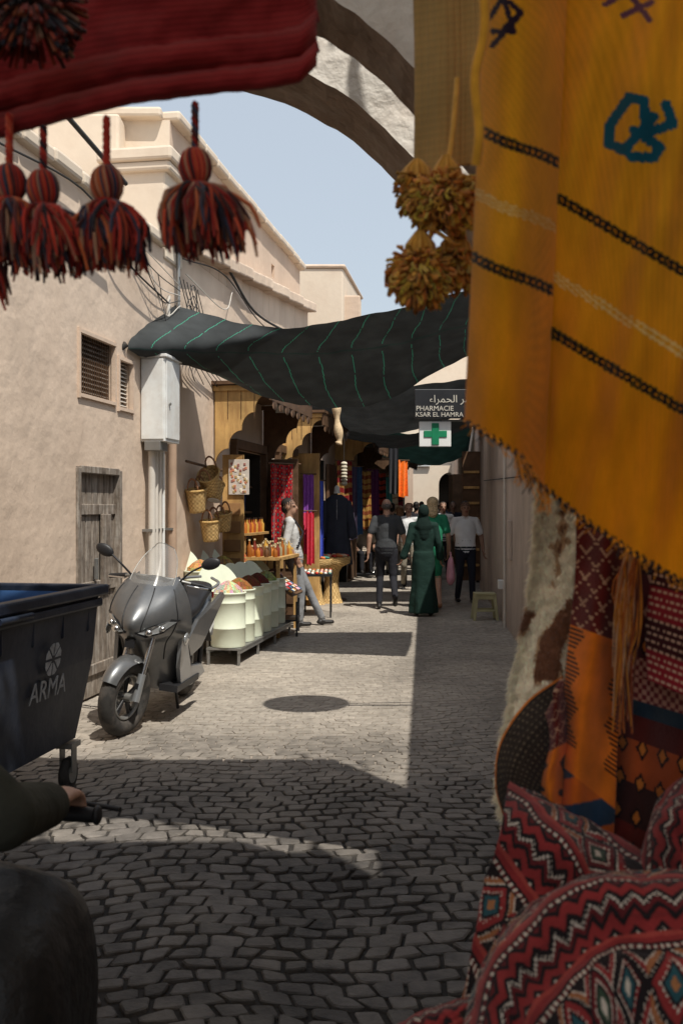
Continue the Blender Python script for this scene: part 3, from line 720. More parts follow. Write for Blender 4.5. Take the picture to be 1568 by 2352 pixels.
b.make('plastic_stool',bevel=.006)
# ================================================================= DUMPSTER
dm=empty('wheeled_dumpster')
cD=V((-1.93,5.25,0)); Rz=Matrix.Rotation(RL,3,'Z')
def D(x,y,z): return cD+Rz@V((x,y,0))+V((0,0,z))
b=MB()
def ring(hx,hy,z): return [D(-hx,-hy,z),D(hx,-hy,z),D(hx,hy,z),D(-hx,hy,z)]
zt=1.13
rs=[ring(.33,.52,.30),ring(.40,.60,.75),ring(.425,.63,zt)]
for a,c in zip(rs[:-1],rs[1:]): b.add(a+c,[(i,(i+1)%4,4+(i+1)%4,4+i) for i in range(4)],navy)
b.add(rs[0],[(3,2,1,0)],navy)
ri=[ring(.39,.6,zt),ring(.31,.5,.4)]
b.add(ri[0]+ri[1],[(i,4+i,4+(i+1)%4,(i+1)%4) for i in range(4)]+[(4,5,6,7)],bluei)
for (x,y,sx,sy) in ((.43,0,.07,1.36),(-.43,0,.07,1.36),(0,.65,.80,.07),(0,-.65,.80,.07)): b.box(D(x,y,zt+.01),(sx,sy,.06),navy,RL)
for (x,y,sx,sy) in ((.43,0,.03,1.28),(0,.64,.80,.03)): b.box(D(x,y,zt-.06),(sx,sy,.05),navy,RL)
for y in (-.5,-.17,.17,.5): b.box(D(.405,y,.98),(.03,.03,.14),navy,RL)
b.cyl(D(.47,-.62,zt-.04),D(.47,-.3,zt-.04),.016,navy)
b.make('body',dm,bevel=.012)
b=MB()
for x in (-.3,.3):
    for y in (-.48,.48):
        b.box(D(x,y,.27),(.10,.12,.03),steel,RL)
        for s_ in (-1,1): b.box(D(x+s_*.035,y,.19),(.008,.06,.15),steel,RL)
        b.torus(D(x,y,.10),NL,.065,.036,rub,20,8,flat=.75); b.cyl(D(x-.03,y,.10),D(x+.03,y,.10),.05,steel)
b.make('castors',dm)
fo=D(.392,-.02,.62); ang=(.40-.33)/.45
upv=(V((0,0,1))+NL*ang*.9).normalized()
text('ARMA',.155,fo+UL*-.17+NL*.004,UL,upv,offw,dm,'lettering')
b=MB(); c=fo+UL*.03+upv*.21+NL*.012
for k in range(8):
    a0=2*pi*k/8+.08;a1=2*pi*(k+1)/8-.08
    b.prism([c+UL*.02*math.cos((a0+a1)/2)+upv*.02*math.sin((a0+a1)/2),c+UL*.085*math.cos(a0)+upv*.085*math.sin(a0),c+UL*.09*math.cos((a0+a1)/2)+upv*.09*math.sin((a0+a1)/2),c+UL*.085*math.cos(a1)+upv*.085*math.sin(a1)],NL*.003,offw)
b.make('printed_disc',dm)
# ================================================================= SCOOTER
b=MB()
def wheel(b,y,r,w):
    b.torus((0,y,r),(1,0,0),r-w*.5,w*.5,rub,40,12,flat=1.0)
    b.torus((0,y,r),(1,0,0),r-w-.005,.012,steel,36,8,flat=3)
    for k in range(5):
        a=2*pi*k/5+.3; d=V((0,math.cos(a),math.sin(a)))
        for s_ in (-.25,.25):
            d2=V((0,math.cos(a+s_*.5),math.sin(a+s_*.5))); b.tube([V((0,y,r))+d*.03,V((0,y,r))+d2*(r-w)],.012,blk,6)
    b.cyl((-.06,y,r),(.06,y,r),.03,steel); b.cyl((-.052,y,r),(-.058,y,r),.11,chrome,n=24)
wb=.78
st=Matrix.Rotation(math.radians(-14),3,'Z')
wf=MB(); wheel(wf,0,.28,.12)
for s_ in (-1,1):
    wf.cyl((s_*.09,0,.28),(s_*.09,.14,.72),.020,chrome); wf.cyl((s_*.09,0,.26),(s_*.09,.05,.45),.028,gunl)
    wf.box((s_*.085,.03,.34),(.03,.07,.1),blk)
P=[]
for i in range(15):
    a=math.radians(28+105*i/14); rr=.305; row=[]
    for j in range(9):
        t=-1+2*j/8; x=t*.085*(1-.45*abs(i/14-.5)); q=rr-.05*t*t
        row.append(V((x,-q*math.cos(a),.28+q*math.sin(a))))
    P.append(row)
wf.grid(P,gun)
for i,v in enumerate(wf.v):
    p=st@V(v); wf.v[i]=(p.x,p.y-wb,p.z)
o=len(b.v)
b.v+=wf.v
for f,m_,c_,s_ in zip(wf.f,wf.m,wf.c,wf.s):
    b.f.append([q+o for q in f]); b.m.append(b.mi(wf.mats[m_])); b.c.append(c_); b.s.append(s_)
wheel(b,wb-.02,.27,.14)
rows=[]
for z,pr in ((1.09,((0,-.54),(.07,-.52),(.12,-.46),(.16,-.38))),(1.0,((0,-.67),(.10,-.63),(.19,-.53),(.24,-.40))),(.90,((0,-.79),(.11,-.73),(.23,-.58),(.29,-.40))),
    (.80,((0,-.86),(.10,-.78),(.25,-.58),(.31,-.38))),(.70,((0,-.80),(.08,-.75),(.22,-.57),(.31,-.36))),(.60,((0,-.66),(.06,-.63),(.16,-.50),(.27,-.32))),(.46,((0,-.50),(.07,-.49),(.14,-.42),(.23,-.27))),(.28,((0,-.38),(.07,-.38),(.13,-.34),(.20,-.22)))):
    half=[V((x,y,z+(.04 if x>.15 else 0))) for x,y in pr]
    rows.append([V((-p.x,p.y,p.z)) for p in half[::-1]][:-1]+half)
Pf=spl(rows,33,33); b.grid(Pf,gun,None)
for s_ in (-1,1):
    jj=16+s_*4; b.tube([Pf[i][jj]+V((0,-.002,0)) for i in range(2,17)],.0045,blk,5)
    jj=16+s_*11; b.tube([Pf[i][jj]+V((s_*.001,-.002,0)) for i in range(4,27)],.004,blk,5)
rows2=[[V((p.x*.97,p.y+.13*(1-abs(p.x)*2.5),p.z)) for p in r] for r in rows]
b.grid(spl(rows2,17,17),blk)
for s_ in (-1,1):
    lamp=[(.035,-.828,.735),(.10,-.775,.712),(.19,-.665,.745),(.275,-.535,.84),(.225,-.61,.845),(.13,-.75,.80)]
    b.prism([V((s_*x,y-.012,z)) for x,y,z in lamp],V((0,.03,0)),blk)
    cx_=sum(p[0] for p in lamp)/6; cy_=sum(p[1] for p in lamp)/6; cz_=sum(p[2] for p in lamp)/6
    b.prism([V((s_*(cx_+(x-cx_)*.85),cy_+(y-cy_)*.85-.022,cz_+(z-cz_)*.75)) for x,y,z in lamp],V((0,.02,0)),lens)
    b.ell((s_*.12,-.79,.752),(.028,.02,.024),chrome,None,12,8); b.ell((s_*.19,-.70,.78),(.022,.02,.02),chrome,None,12,8)
    b.ell((s_*.30,-.43,.69),(.014,.06,.045),lens,None,12,8)
    pl=[(-.40,.72),(-.30,.80),(-.20,.60),(-.05,.42),(.30,.38),(.42,.30),(.05,.26),(-.25,.28),(-.36,.45)]
    b.prism([V((s_*.26,y,z)) for y,z in pl],V((s_*-.03,0,0)),gunl)
    pl=[(.0,.60),(.25,.74),(.60,.80),(1.0,.90),(1.08,.86),(.75,.66),(.45,.50),(.15,.46)]
    b.prism([V((s_*.20,y,z)) for y,z in pl],V((s_*-.03,0,0)),gun)
    b.box((s_*.2,-.1,.30),(.14,.6,.05),blk)
    b.tube(crv([V((0,-.36,1.10)),V((s_*.15,-.36,1.10)),V((s_*.37,-.26,1.06))],8),.013,steel,8)
    b.cyl((s_*.25,-.315,1.085),(s_*.40,-.245,1.055),.019,blk,n=10); b.tube([(s_*.24,-.37,1.07),(s_*.39,-.31,1.06)],.007,chrome)
    b.tube(crv([V((s_*.19,-.38,1.10)),V((s_*.27,-.42,1.18)),V((s_*.36,-.40,1.24))],8),.008,blk,6)
    b.ell((s_*.41,-.40,1.26),(.075,.022,.045),blk,Matrix.Rotation(-s_*.35,3,'Y'),16,8)
    b.ell((s_*.41,-.385,1.26),(.064,.012,.038),chrome,Matrix.Rotation(-s_*.35,3,'Y'),16,8)
    b.tube([(s_*.11,wb,.27),(s_*.13,.3,.32)],.035,steel,8); b.tube([(s_*.12,wb-.02,.3),(s_*.12,.72,.62)],.022,blk,8)
    b.tube(crv([V((s_*.13,.75,.93)),V((s_*.16,.95,.98)),V((s_*.05,1.12,1.0))],8),.013,gunl,8)
b.box((0,-.80,.665),(.07,.03,.06),blk)
def sloft(b,secs,m,n=20):
    vs=[]
    cs_=crv([V((y,zc,0)) for y,zc,rx,rz in secs],24); rs_=crv([V((rx,rz,0)) for y,zc,rx,rz in secs],24)
    for c,r in zip(cs_,rs_):
        for j in range(n):
            a=2*pi*j/n; ca,sa=math.cos(a),math.sin(a)
            e=.7; vs.append(V((math.copysign(abs(ca)**e,ca)*r.x,c.x,c.y+math.copysign(abs(sa)**e,sa)*r.y)))
    b.add(vs,[(i*n+j,i*n+(j+1)%n,(i+1)*n+(j+1)%n,(i+1)*n+j) for i in range(23) for j in range(n)]+[tuple(range(n)),tuple(range(23*n,24*n))],m,smooth=True)
sloft(b,[(-.38,.50,.10,.18),(-.1,.42,.13,.14),(.15,.50,.17,.18),(.4,.60,.18,.16),(.75,.74,.16,.10),(1.12,.86,.07,.04)],gun)
sloft(b,[(-.10,.68,.08,.03),(.02,.76,.15,.06),(.3,.80,.175,.065),(.48,.86,.165,.06),(.9,.93,.12,.05),(.98,.93,.06,.03)],blk)
sloft(b,[(.2,.32,.13,.10),(.5,.33,.12,.12),(.7,.33,.07,.09)],blk)
b.cyl((-.19,.35,.22),(-.24,.95,.36),.055,steel,r1=.07,n=16); b.cyl((-.24,.95,.36),(-.242,.97,.365),.045,blk)
b.box((0,1.13,.85),(.16,.04,.05),vm,col=H(150,20,15)); b.prism([V((-.09,.95,.66)),V((.09,.95,.66)),V((.09,1.22,.42)),V((-.09,1.22,.42))],(0,.01,.01),blk)
b.box((0,1.2,.55),(.2,.01,.14),signwh)
b.tube([(-.1,.1,.28),(-.25,.12,.02)],.013,blk); b.tube([(.1,.1,.28),(.13,.2,.02)],.013,blk)
b.ell((0,-.38,1.07),(.13,.09,.05),blk)
rows=[]
for t,hw in enumerate((.155,.165,.165,.155,.14,.115,.075)):
    z=1.02+.057*t; y=-.61+.045*t
    rows.append([V((hw*q,y+.09*q*q,z-.018*q*q*(t/3))) for q in (-1,-.66,-.33,0,.33,.66,1)])
Pw=spl(rows,21,15); b.grid(Pw,glass)
b.tube([Pw[i][0] for i in range(15)]+Pw[14][1:]+[Pw[i][20] for i in range(13,-1,-1)],.003,steel,5)
hd=math.atan2(.20,1.6)
mt=Matrix.Translation(V((-1.47,7.83,0)))@Matrix.Rotation(-hd,4,'Z')@Matrix.Rotation(math.radians(7),4,'Y')
b.make('parked_maxi_scooter',mtx=mt)
# ================================================================= PEOPLE
def hand(b,w,d,lat,curl,m,side=1,k=1.0):
    w=V(w);d=V(d).normalized();lat=V(lat);lat=(lat-d*lat.dot(d)).normalized()
    b.cap(w,w+d*.075*k,.026*k,.036*k,m,.45,lat,12,.012)
    for i,(off,Ls) in enumerate(((-.031,.8),(-.011,.93),(.011,1.0),(.031,.93))):
        off=off*side
        p=w+d*.088*k+lat*off*k; q=d.copy()
        for jn,l in enumerate((.040,.026,.021)):
            rot=Matrix.Rotation(curl*(.7 if jn==0 else 1),3,lat); q=rot@q; p2=p+q*l*Ls*k
            b.cap(p,p2,.0088*k,.0078*k,m,1,lat,8,.008); p=p2
    p=w+d*.03*k+lat*.032*side*k; q=(d*.75+lat*.6*side).normalized()
    for l in (.04,.03):
        q=(Matrix.Rotation(curl*.35,3,lat)@q); p2=p+q*l*k; b.cap(p,p2,.011*k,.0095*k,m,1,lat,8,.008); p=p2
BASE=dict(pel=(0,0,.95),chest=(0,0,1.28),neck=(0,0,1.46),head=(0,-.01,1.6),
 shL=(.175,0,1.41),elL=(.235,.03,1.13),wrL=(.25,-.05,.89),shR=(-.175,0,1.41),elR=(-.235,.03,1.13),wrR=(-.25,-.05,.89),
 hiL=(.09,0,.92),knL=(.10,-.03,.50),anL=(.11,.02,.09),hiR=(-.09,0,.92),knR=(-.10,-.03,.50),anR=(-.11,.02,.09))
def person(name,x,y,Ht=1.72,face=0,J={},top=None,bot=None,skin=skinA,hair=hairk,sleeve='short',robe=None,hijab=None,hairlen=0,bald=False,fat=1,look=0,extra=None,voxel=.011,z=0,curl=.45,bare=False,shoem=shoe,toedir=None,grip=False):
    j={k:V(v) for k,v in BASE.items()}
    for k,v in J.items(): j[k]=V(v)
    b=MB(); f=fat
    bt=robe or bot
    b.cap(j['pel']+V((0,0,-.03)),j['pel']+V((0,0,.08)),.16*f,.15*f,bt,.72,n=24)
    w=j['pel'].lerp(j['chest'],.25)
    b.cap(w,j['chest'],.155*f,.172*f,top,.66,n=24)
    if not robe: b.cap(j['pel']+V((0,0,.03)),w,.166*f,.160*f,top,.74,n=24)
    b.cap(j['chest'],j['neck']+V((0,0,-.07)),.165*f,.11,top,.62,n=24)
    b.cap(j['shL'],j['shR'],.062,.062,top)
    for s_ in 'LR': b.cap(j['sh'+s_],j['neck']+V((0,0,-.02)),.058,.055,top)
    b.cap(j['neck']+V((0,0,-.03)),j['head']+V((0,.01,-.04)),.058,.054,skin,n=14)
    hd=j['head']; Rh=Matrix.Rotation(look,3,'Z')
    def h(x,y,z): return hd+Rh@V((x,y,z))
    b.ell(h(0,.012,.045),(.073,.092,.085),skin,Rh,20,14); b.ell(h(0,-.03,-.03),(.054,.062,.072),skin,Rh,16,10)
    b.cap(h(0,-.085,.035),h(0,-.103,.0),.010,.016,skin); b.cap(h(-.045,-.068,.045),h(.045,-.068,.045),.011,.011,skin)
    if not hijab:
        for q in (-1,1): b.ell(h(q*.075,.012,.015),(.012,.020,.032),skin,Rh,10,8)
    if bald:
        b.ell(h(0,.035,.02),(.080,.088,.06),hair,Rh,20,12)
    elif not hijab: b.ell(h(0,.030,.068),(.081,.095,.083),hair,Rh,20,12); b.ell(h(0,.055,.0),(.072,.062,.07),hair,Rh,16,10)
    if hairlen: b.cap(h(0,.055,.04),h(0,.075,-hairlen),.085,.075,hair,.7,n=18); b.ell(h(0,.03,.06),(.095,.105,.09),hair,Rh)
    if hijab:
        b.ell(h(0,.03,.035),(.088,.096,.112),hijab,Rh,20,14); b.cap(h(0,.02,-.05),j['neck']+V((0,.02,-.06)),.08,.135,hijab,.85,n=20); b.cap(j['neck']+V((0,.06,-.05)),j['neck']+V((0,.10,-.22)),.12,.05,hijab,.5,n=20)
    for s_,sg_ in (('L',1),('R',-1)):
        sh,el,wr=j['sh'+s_],j['el'+s_],j['wr'+s_]
        if sleeve=='short':
            b.cap(sh,sh.lerp(el,.72),.064,.064,top,step=.02); b.cap(sh.lerp(el,.6),el,.045,.040,skin); b.cap(el,wr,.042,.028,skin)
        elif sleeve=='roll':
            b.cap(sh,el,.060,.052,top); b.cap(el,el.lerp(wr,.25),.052,.048,top); b.cap(el.lerp(wr,.2),wr,.038,.028,skin)
        else:
            b.cap(sh,el,.060,.056,top); b.cap(el,wr.lerp(el,.10),.055,.044 if not robe else .065,top)
            b.cap(el.lerp(wr,.7),wr,.03,.028,skin)
        if grip: hand(b,wr,V((0,-1,-.05)),V((1,0,0)),.62,skin,-sg_)
        else: hand(b,wr,(wr-el),V((0,-1,0)),curl*sg_,skin,1)
    for s_ in 'LR':
        hi,kn,an=j['hi'+s_],j['kn'+s_],j['an'+s_]
        if not robe:
            b.cap(hi,kn,.088*f,.064,bot); b.cap(kn,an+(kn-an)*.05,.060,.050 if not bare else .035,skin if bare else bot)
        td=V(toedir) if toedir else V((0,-1,0)); dn=V((0,0,-.045))
        if (an.z>.12 and not toedir): td=V((0,-.75,-.65)).normalized(); dn=V((0,.02,-.03))
        b.cap(an+dn-td*.04,an+dn+td*.13,.040,.038,shoem,.8,(1,0,0))
        b.cap(an,an+dn,.042,.04,shoem if not bare else skin)
    if robe:
        mx=(j['anL']+j['anR'])/2
        pts=[];rr=[]
        for k in range(30):
            t=k/29; c=j['pel']*(1-t)+V((mx.x,mx.y,.07))*t; c.z=j['pel'].z+.05-(j['pel'].z-.0)*t; pts.append(c); rr.append(.162+.055*t+.008*math.sin(t*9))
        n=28
        vs=[]
        for c,r in zip(pts,rr):
            for q in range(n):
                a=2*pi*q/n; fo_=1+.08*math.sin(a*6+1)*min(1,(1.0-c.z)*1.2); vs.append(c+V((r*fo_*math.cos(a),r*.8*fo_*math.sin(a),0)))
        b.add(vs,[(i*n+q,i*n+(q+1)%n,(i+1)*n+(q+1)%n,(i+1)*n+q) for i in range(29) for q in range(n)]+[tuple(range(n)),tuple(range(29*n,30*n))],robe,smooth=True)
    if extra: extra(b,j)
    marks=[(h(.031,-.079,.026),.011,hairk),(h(-.031,-.079,.026),.011,hairk),(h(0,-.088,-.036),.014,lips),(h(.012,-.089,-.036),.01,lips),(h(-.012,-.089,-.036),.01,lips)]
    me=b.mesh(name+'_src'); ob=bpy.data.objects.new(name+'_src',me); bpy.context.collection.objects.link(ob)
    r=ob.modifiers.new('r','REMESH'); r.mode='VOXEL'; r.voxel_size=voxel; r.use_smooth_shade=True
    sm=ob.modifiers.new('s','SMOOTH'); sm.factor=.5; sm.iterations=3 if voxel>.008 else 4
    dg=bpy.context.evaluated_depsgraph_get(); nm=bpy.data.meshes.new_from_object(ob.evaluated_get(dg))
    vm_={}
    for fi,fc in enumerate(b.f):
        for q in fc: vm_[q]=b.m[fi]
    kd=KDTree(len(b.v))
    for i,p in enumerate(b.v): kd.insert(p,i)
    kd.balance()
    nm.materials.clear(); mats=list(b.mats)
    for _,_,m_ in marks:
        if m_ not in mats: mats.append(m_)
    for m_ in mats: nm.materials.append(m_)
    idx=[]
    for p in nm.polygons:
        c=p.center; k=vm_.get(kd.find(c)[1],0)
        if not hijab:
            for mp,mr,mm in marks:
                if (c-mp).length<mr*1.3: k=mats.index(mm)
        idx.append(k)
    nm.polygons.foreach_set('material_index',idx); nm.polygons.foreach_set('use_smooth',[True]*len(idx))
    bpy.data.objects.remove(ob); nm.name=name
    o=bpy.data.objects.new(name,nm); bpy.context.collection.objects.link(o)
    k=Ht/1.72
    o.matrix_world=Matrix.Translation((x,y,z))@Matrix.Rotation(face,4,'Z')@Matrix.Diagonal((k,k,k,1))
    return o
greyt=cl('charcoal',(.055,.058,.062)); blackp=cl('black_denim',(.022,.022,.027)); shirtg=cl('pale_shirt',(.46,.46,.45)); trg=cl('grey_trousers',(.22,.225,.235))
white=cl('white_polo',(.80,.81,.82)); navyp=cl('navy_trousers',(.028,.03,.042)); grn=cl('dark_green_robe',(.012,.030,.024)); blackh=cl('dark_scarf',(.008,.018,.015)); gtop=cl('green_top',(.03,.22,.12)); pinks=cl('pink_bag',(.66,.32,.40)); olive=cl('olive_jacket',(.045,.046,.036)); red=cl('red_top',(.35,.07,.06)); beige=cl('beige',(.5,.42,.33)); khk=cl('khaki',(.25,.22,.17)); bluet=cl('blue_shirt',(.15,.22,.38))
person('walking_man_in_grey_tshirt',.72,15.9,1.74,pi,{'knL':(.10,-.10,.51),'anL':(.12,.06,.09),'knR':(-.10,.02,.50),'anR':(-.12,.30,.20),'elL':(.27,.06,1.14),'wrL':(.29,.02,.88),'elR':(-.27,.0,1.14),'wrR':(-.31,-.10,.90)},greyt,blackp,skinA,hairg,bald=True,fat=1.06)
person('woman_in_green_djellaba',1.22,14.85,1.64,pi,{'elR':(-.23,.02,1.14),'wrR':(-.27,-.06,.90),'elL':(.24,.05,1.13),'wrL':(.32,.02,.92)},grn,grn,skinB,hairk,sleeve='long',robe=grn,hijab=blackh)
def bag(b,j):
    b.cap(j['wrR']+V((-.02,0,-.22)),j['wrR']+V((-.02,0,-.42)),.10,.14,pinks,.5,(0,1,0)); b.cap(j['wrR']+V((-.02,.0,-.05)),j['wrR']+V((-.02,.05,-.2)),.014,.014,pinks); b.cap(j['wrR']+V((-.02,.0,-.05)),j['wrR']+V((-.02,-.05,-.2)),.014,.014,pinks)
person('blonde_woman_with_pink_bag',1.45,15.9,1.76,pi,{'elL':(.24,.02,1.14),'wrL':(.26,-.06,.92),'elR':(-.24,.02,1.14),'wrR':(-.27,-.06,.92),'knR':(-.09,-.1,.5),'anR':(-.1,.1,.1)},gtop,gtop,skinA,hairb,hairlen=.10,bare=True,extra=bag,shoem=cl('tan_sandal',(.3,.15,.08)))
person('man_in_white_polo',2.08,16.75,1.70,.05,{'elL':(.28,.04,1.14),'wrL':(.30,-.03,.9),'elR':(-.27,.06,1.14),'wrR':(-.29,.02,.88),'knR':(-.10,-.05,.5),'anR':(-.12,.10,.10),'knL':(.1,-.07,.5),'anL':(.11,-.08,.09)},white,navyp,skinB,hairk,fat=1.08)
def strap(b,j):
    b.cap(V((.13,-.03,1.46)),V((-.02,-.138,1.28)),.014,.014,blackp); b.cap(V((-.02,-.138,1.28)),V((-.16,-.05,1.08)),.014,.014,blackp); b.cap(V((.13,.03,1.46)),V((0,.125,1.28)),.014,.014,blackp); b.cap(V((0,.125,1.28)),V((-.16,.07,1.08)),.014,.014,blackp)
person('leaning_man_in_pale_shirt',-.66,13.5,1.72,math.radians(100),{'pel':(0,-.02,.93),'chest':(0,.03,1.27),'neck':(0,.05,1.46),'head':(0,.04,1.6),'shL':(.175,.05,1.41),'shR':(-.175,.05,1.41),'hiL':(.09,-.02,.90),'knL':(.10,-.22,.50),'anL':(.10,-.42,.09),'hiR':(-.09,-.02,.90),'knR':(-.1,-.10,.49),'anR':(-.1,-.08,.09),
  'elR':(-.235,.12,1.16),'wrR':(-.20,-.01,.95),'elL':(.23,.10,1.15),'wrL':(.20,-.04,.93)},shirtg,trg,skinB,hairk,sleeve='roll',extra=strap,look=-.3)
def crowd(nm,px,d,Ht,face,top,bot,hair=hairk,skin=skinA,**k):
    person(nm,(px-784)*d/2287,d,Ht,face,{'knL':(.1,-.12,.51),'anL':(.1,-.05,.09),'anR':(-.1,.16,.13)},top,bot,skin,hair,voxel=.016,**k)
stripe=cl('white_tshirt',(.7,.71,.72))
crowd('pedestrian_in_striped_tshirt',938,19.5,1.68,0,stripe,khk,hairr)
crowd('pedestrian_with_red_hair',918,20.5,1.63,pi,beige,khk,hairr,hairlen=.14)
crowd('pedestrian_in_white_shirt',1017,22.0,1.72,0,white,blackp,hairk,skinB)
crowd('pedestrian_in_black_jacket',955,26,1.74,pi,blackp,blackp)
crowd('pedestrian_in_red_top',978,28,1.66,pi,red,navyp)
crowd('pedestrian_in_dark_shirt',1040,25,1.74,0,navyc,khk,skin=skinB)
crowd('pedestrian_in_black_coat',1056,31,1.74,.3,blackp,blackp,skin=skinB)
crowd('pedestrian_in_beige_coat',1002,33,1.7,pi,beige,khk)
crowd('pedestrian_in_dark_coat',942,30,1.72,0,blackp,blackp)
crowd('pedestrian_in_blue_shirt',1030,29,1.76,pi,bluet,khk)
crowd('pedestrian_in_khaki_jacket',968,32,1.78,.2,khk,blackp)
crowd('pedestrian_in_red_shirt',1048,35,1.74,pi,red,blackp)
crowd('pedestrian_in_white_dress',1014,36,1.68,pi,white,white)
crowd('pedestrian_in_grey_shirt',900,24,1.70,pi,greyt,khk)
WX,WY=.53,23.3
person('wheelchair_user',WX,WY,1.68,.1,{'pel':(0,0,.58),'chest':(0,.02,.90),'neck':(0,.02,1.08),'head':(0,0,1.22),'shL':(.17,0,1.03),'elL':(.24,-.02,.78),'wrL':(.2,-.2,.70),'shR':(-.17,0,1.03),'elR':(-.24,-.02,.78),'wrR':(-.2,-.2,.70),
 'hiL':(.09,-.03,.55),'knL':(.11,-.42,.55),'anL':(.11,-.45,.18),'hiR':(-.09,-.03,.55),'knR':(-.11,-.42,.55),'anR':(-.11,-.45,.18)},beige,blackp,skinB,hairg,voxel=.014,toedir=(0,-1,0))
b=MB()
for s_ in (-1,1):
    x=WX+s_*.30
    b.torus((x,WY+.05,.31),(1,s_*.0,0),.29,.018,rub,32,8); b.torus((x+s_*.03,WY+.05,.31),(1,0,0),.25,.008,chrome,32,6)
    for k in range(10):
        a=2*pi*k/10; b.tube([(x,WY+.05,.31),(x,WY+.05+.28*math.cos(a),.31+.28*math.sin(a))],.003,chrome,4)
    b.torus((x-s_*.04,WY-.42,.08),(1,0,0),.065,.014,rub,18,6); b.tube([(x-s_*.04,WY+.22,.5),(x-s_*.04,WY+.24,.95),(x-s_*.04,WY+.36,.96)],.012,chrome,8)
    b.tube([(x-s_*.04,WY+.22,.5),(x-s_*.04,WY-.25,.5),(x-s_*.06,WY-.38,.3),(x-s_*.1,WY-.5,.12)],.012,chrome,8); b.tube([(x-s_*.04,WY+.22,.74),(x-s_*.04,WY-.12,.74),(x-s_*.04,WY-.14,.5)],.014,blk,8)
    b.box((WX+s_*.11,WY-.52,.10),(.16,.18,.02),blk)
b.box((WX,WY,.47),(.46,.44,.03),blk); b.box((WX,WY+.2,.72),(.46,.03,.42),blk)
b.make('wheelchair')
# ================================================================= RIDER + MOPED
mx,my=-.93,1.52
leather=mat('leather_apron',(.012,.011,.011),.5,var=.3,scale=5,bump=.6,bscale=9,bdist=.04,spec=.4)
person('moped_rider',mx,my,1.74,pi,{'pel':(0,0,.86),'chest':(0,-.06,1.16),'neck':(0,-.10,1.34),'head':(0,-.13,1.48),'shL':(.18,-.08,1.29),'elL':(.33,-.20,1.09),'wrL':(.33,-.40,1.04),
 'shR':(-.18,-.08,1.29),'elR':(-.37,-.11,1.10),'wrR':(-.368,-.385,1.038),'hiL':(.1,-.02,.83),'knL':(.2,-.44,.70),'anL':(.17,-.36,.30),'hiR':(-.1,-.02,.83),'knR':(-.24,-.44,.72),'anR':(-.17,-.36,.30)},olive,blackp,skinA,hairk,sleeve='long',voxel=.006,toedir=(0,-1,0),grip=True)
b=MB()
zb=.995
b.tube(crv([V((mx-.42,my+.50,zb)),V((mx-.2,my+.54,zb)),V((mx,my+.58,zb-.05)),V((mx+.2,my+.54,zb)),V((mx+.44,my+.50,zb))],16),.011,steel,8)
for s_ in (-1,1):
    b.cyl((mx+s_*.28,my+.525,zb),(mx+s_*.43,my+.50,zb),.016,blk,n=10); b.ell((mx+s_*.435,my+.50,zb),(.01,.02,.02),blk)
    b.tube(crv([V((mx+s_*.27,my+.56,zb+.005)),V((mx+s_*.34,my+.60,zb)),V((mx+s_*.47,my+.555,zb-.005))],8),.0055,blk,6)
b.torus((mx,my+.95,.30),(1,0,0),.25,.05,rub,32,10); b.torus((mx,my-.35,.30),(1,0,0),.25,.05,rub,32,10)
for k in range(8):
    a=2*pi*k/8
    for yy in (.95,-.35): b.tube([(mx,my+yy,.3),(mx,my+yy+.23*math.cos(a),.3+.23*math.sin(a))],.006,chrome,4)
for s_ in (-1,1): b.tube([(mx+s_*.07,my+.95,.3),(mx+s_*.06,my+.68,.85)],.02,steel,8)
b.tube([(mx,my+.66,.98),(mx,my+.7,.75),(mx,my+.35,.36),(mx,my-.2,.36)],.045,blk,10)
b.cap((mx,my+.15,.74),(mx,my-.4,.77),.13,.11,blk,.45); b.cap((mx,my+.1,.55),(mx,my-.3,.58),.10,.09,blk,.8)
b.ell((mx,my+.76,.92),(.10,.07,.10),blk); b.ell((mx,my+.80,.93),(.07,.05,.07),lens); b.tube([(mx,my+.2,.4),(mx,my-.35,.3)],.04,steel,8)
for s_ in (-1,1):
    rows=[]
    for (z,x0,x1,ya,yb) in ((.93,.16,.30,.30,.42),(.86,.18,.40,.16,.50),(.72,.18,.43,.10,.54),(.50,.18,.42,.10,.54),(.26,.18,.38,.12,.50)):
        rows.append([V((mx+s_*x0,my+ya,z)),V((mx+s_*(x0+x1)/2,my+ya-.02,z+.01)),V((mx+s_*x1,my+ya+.03,z)),V((mx+s_*(x1+.015),my+(ya+yb)/2,z)),V((mx+s_*x1,my+yb-.03,z)),V((mx+s_*(x0+x1)/2,my+yb+.02,z)),V((mx+s_*x0,my+yb,z))])
    rows.insert(0,[V((mx+s_*.2,my+.36,.945))]*7)
    b.grid(spl(rows,28,28),leather)
b.make('moped')
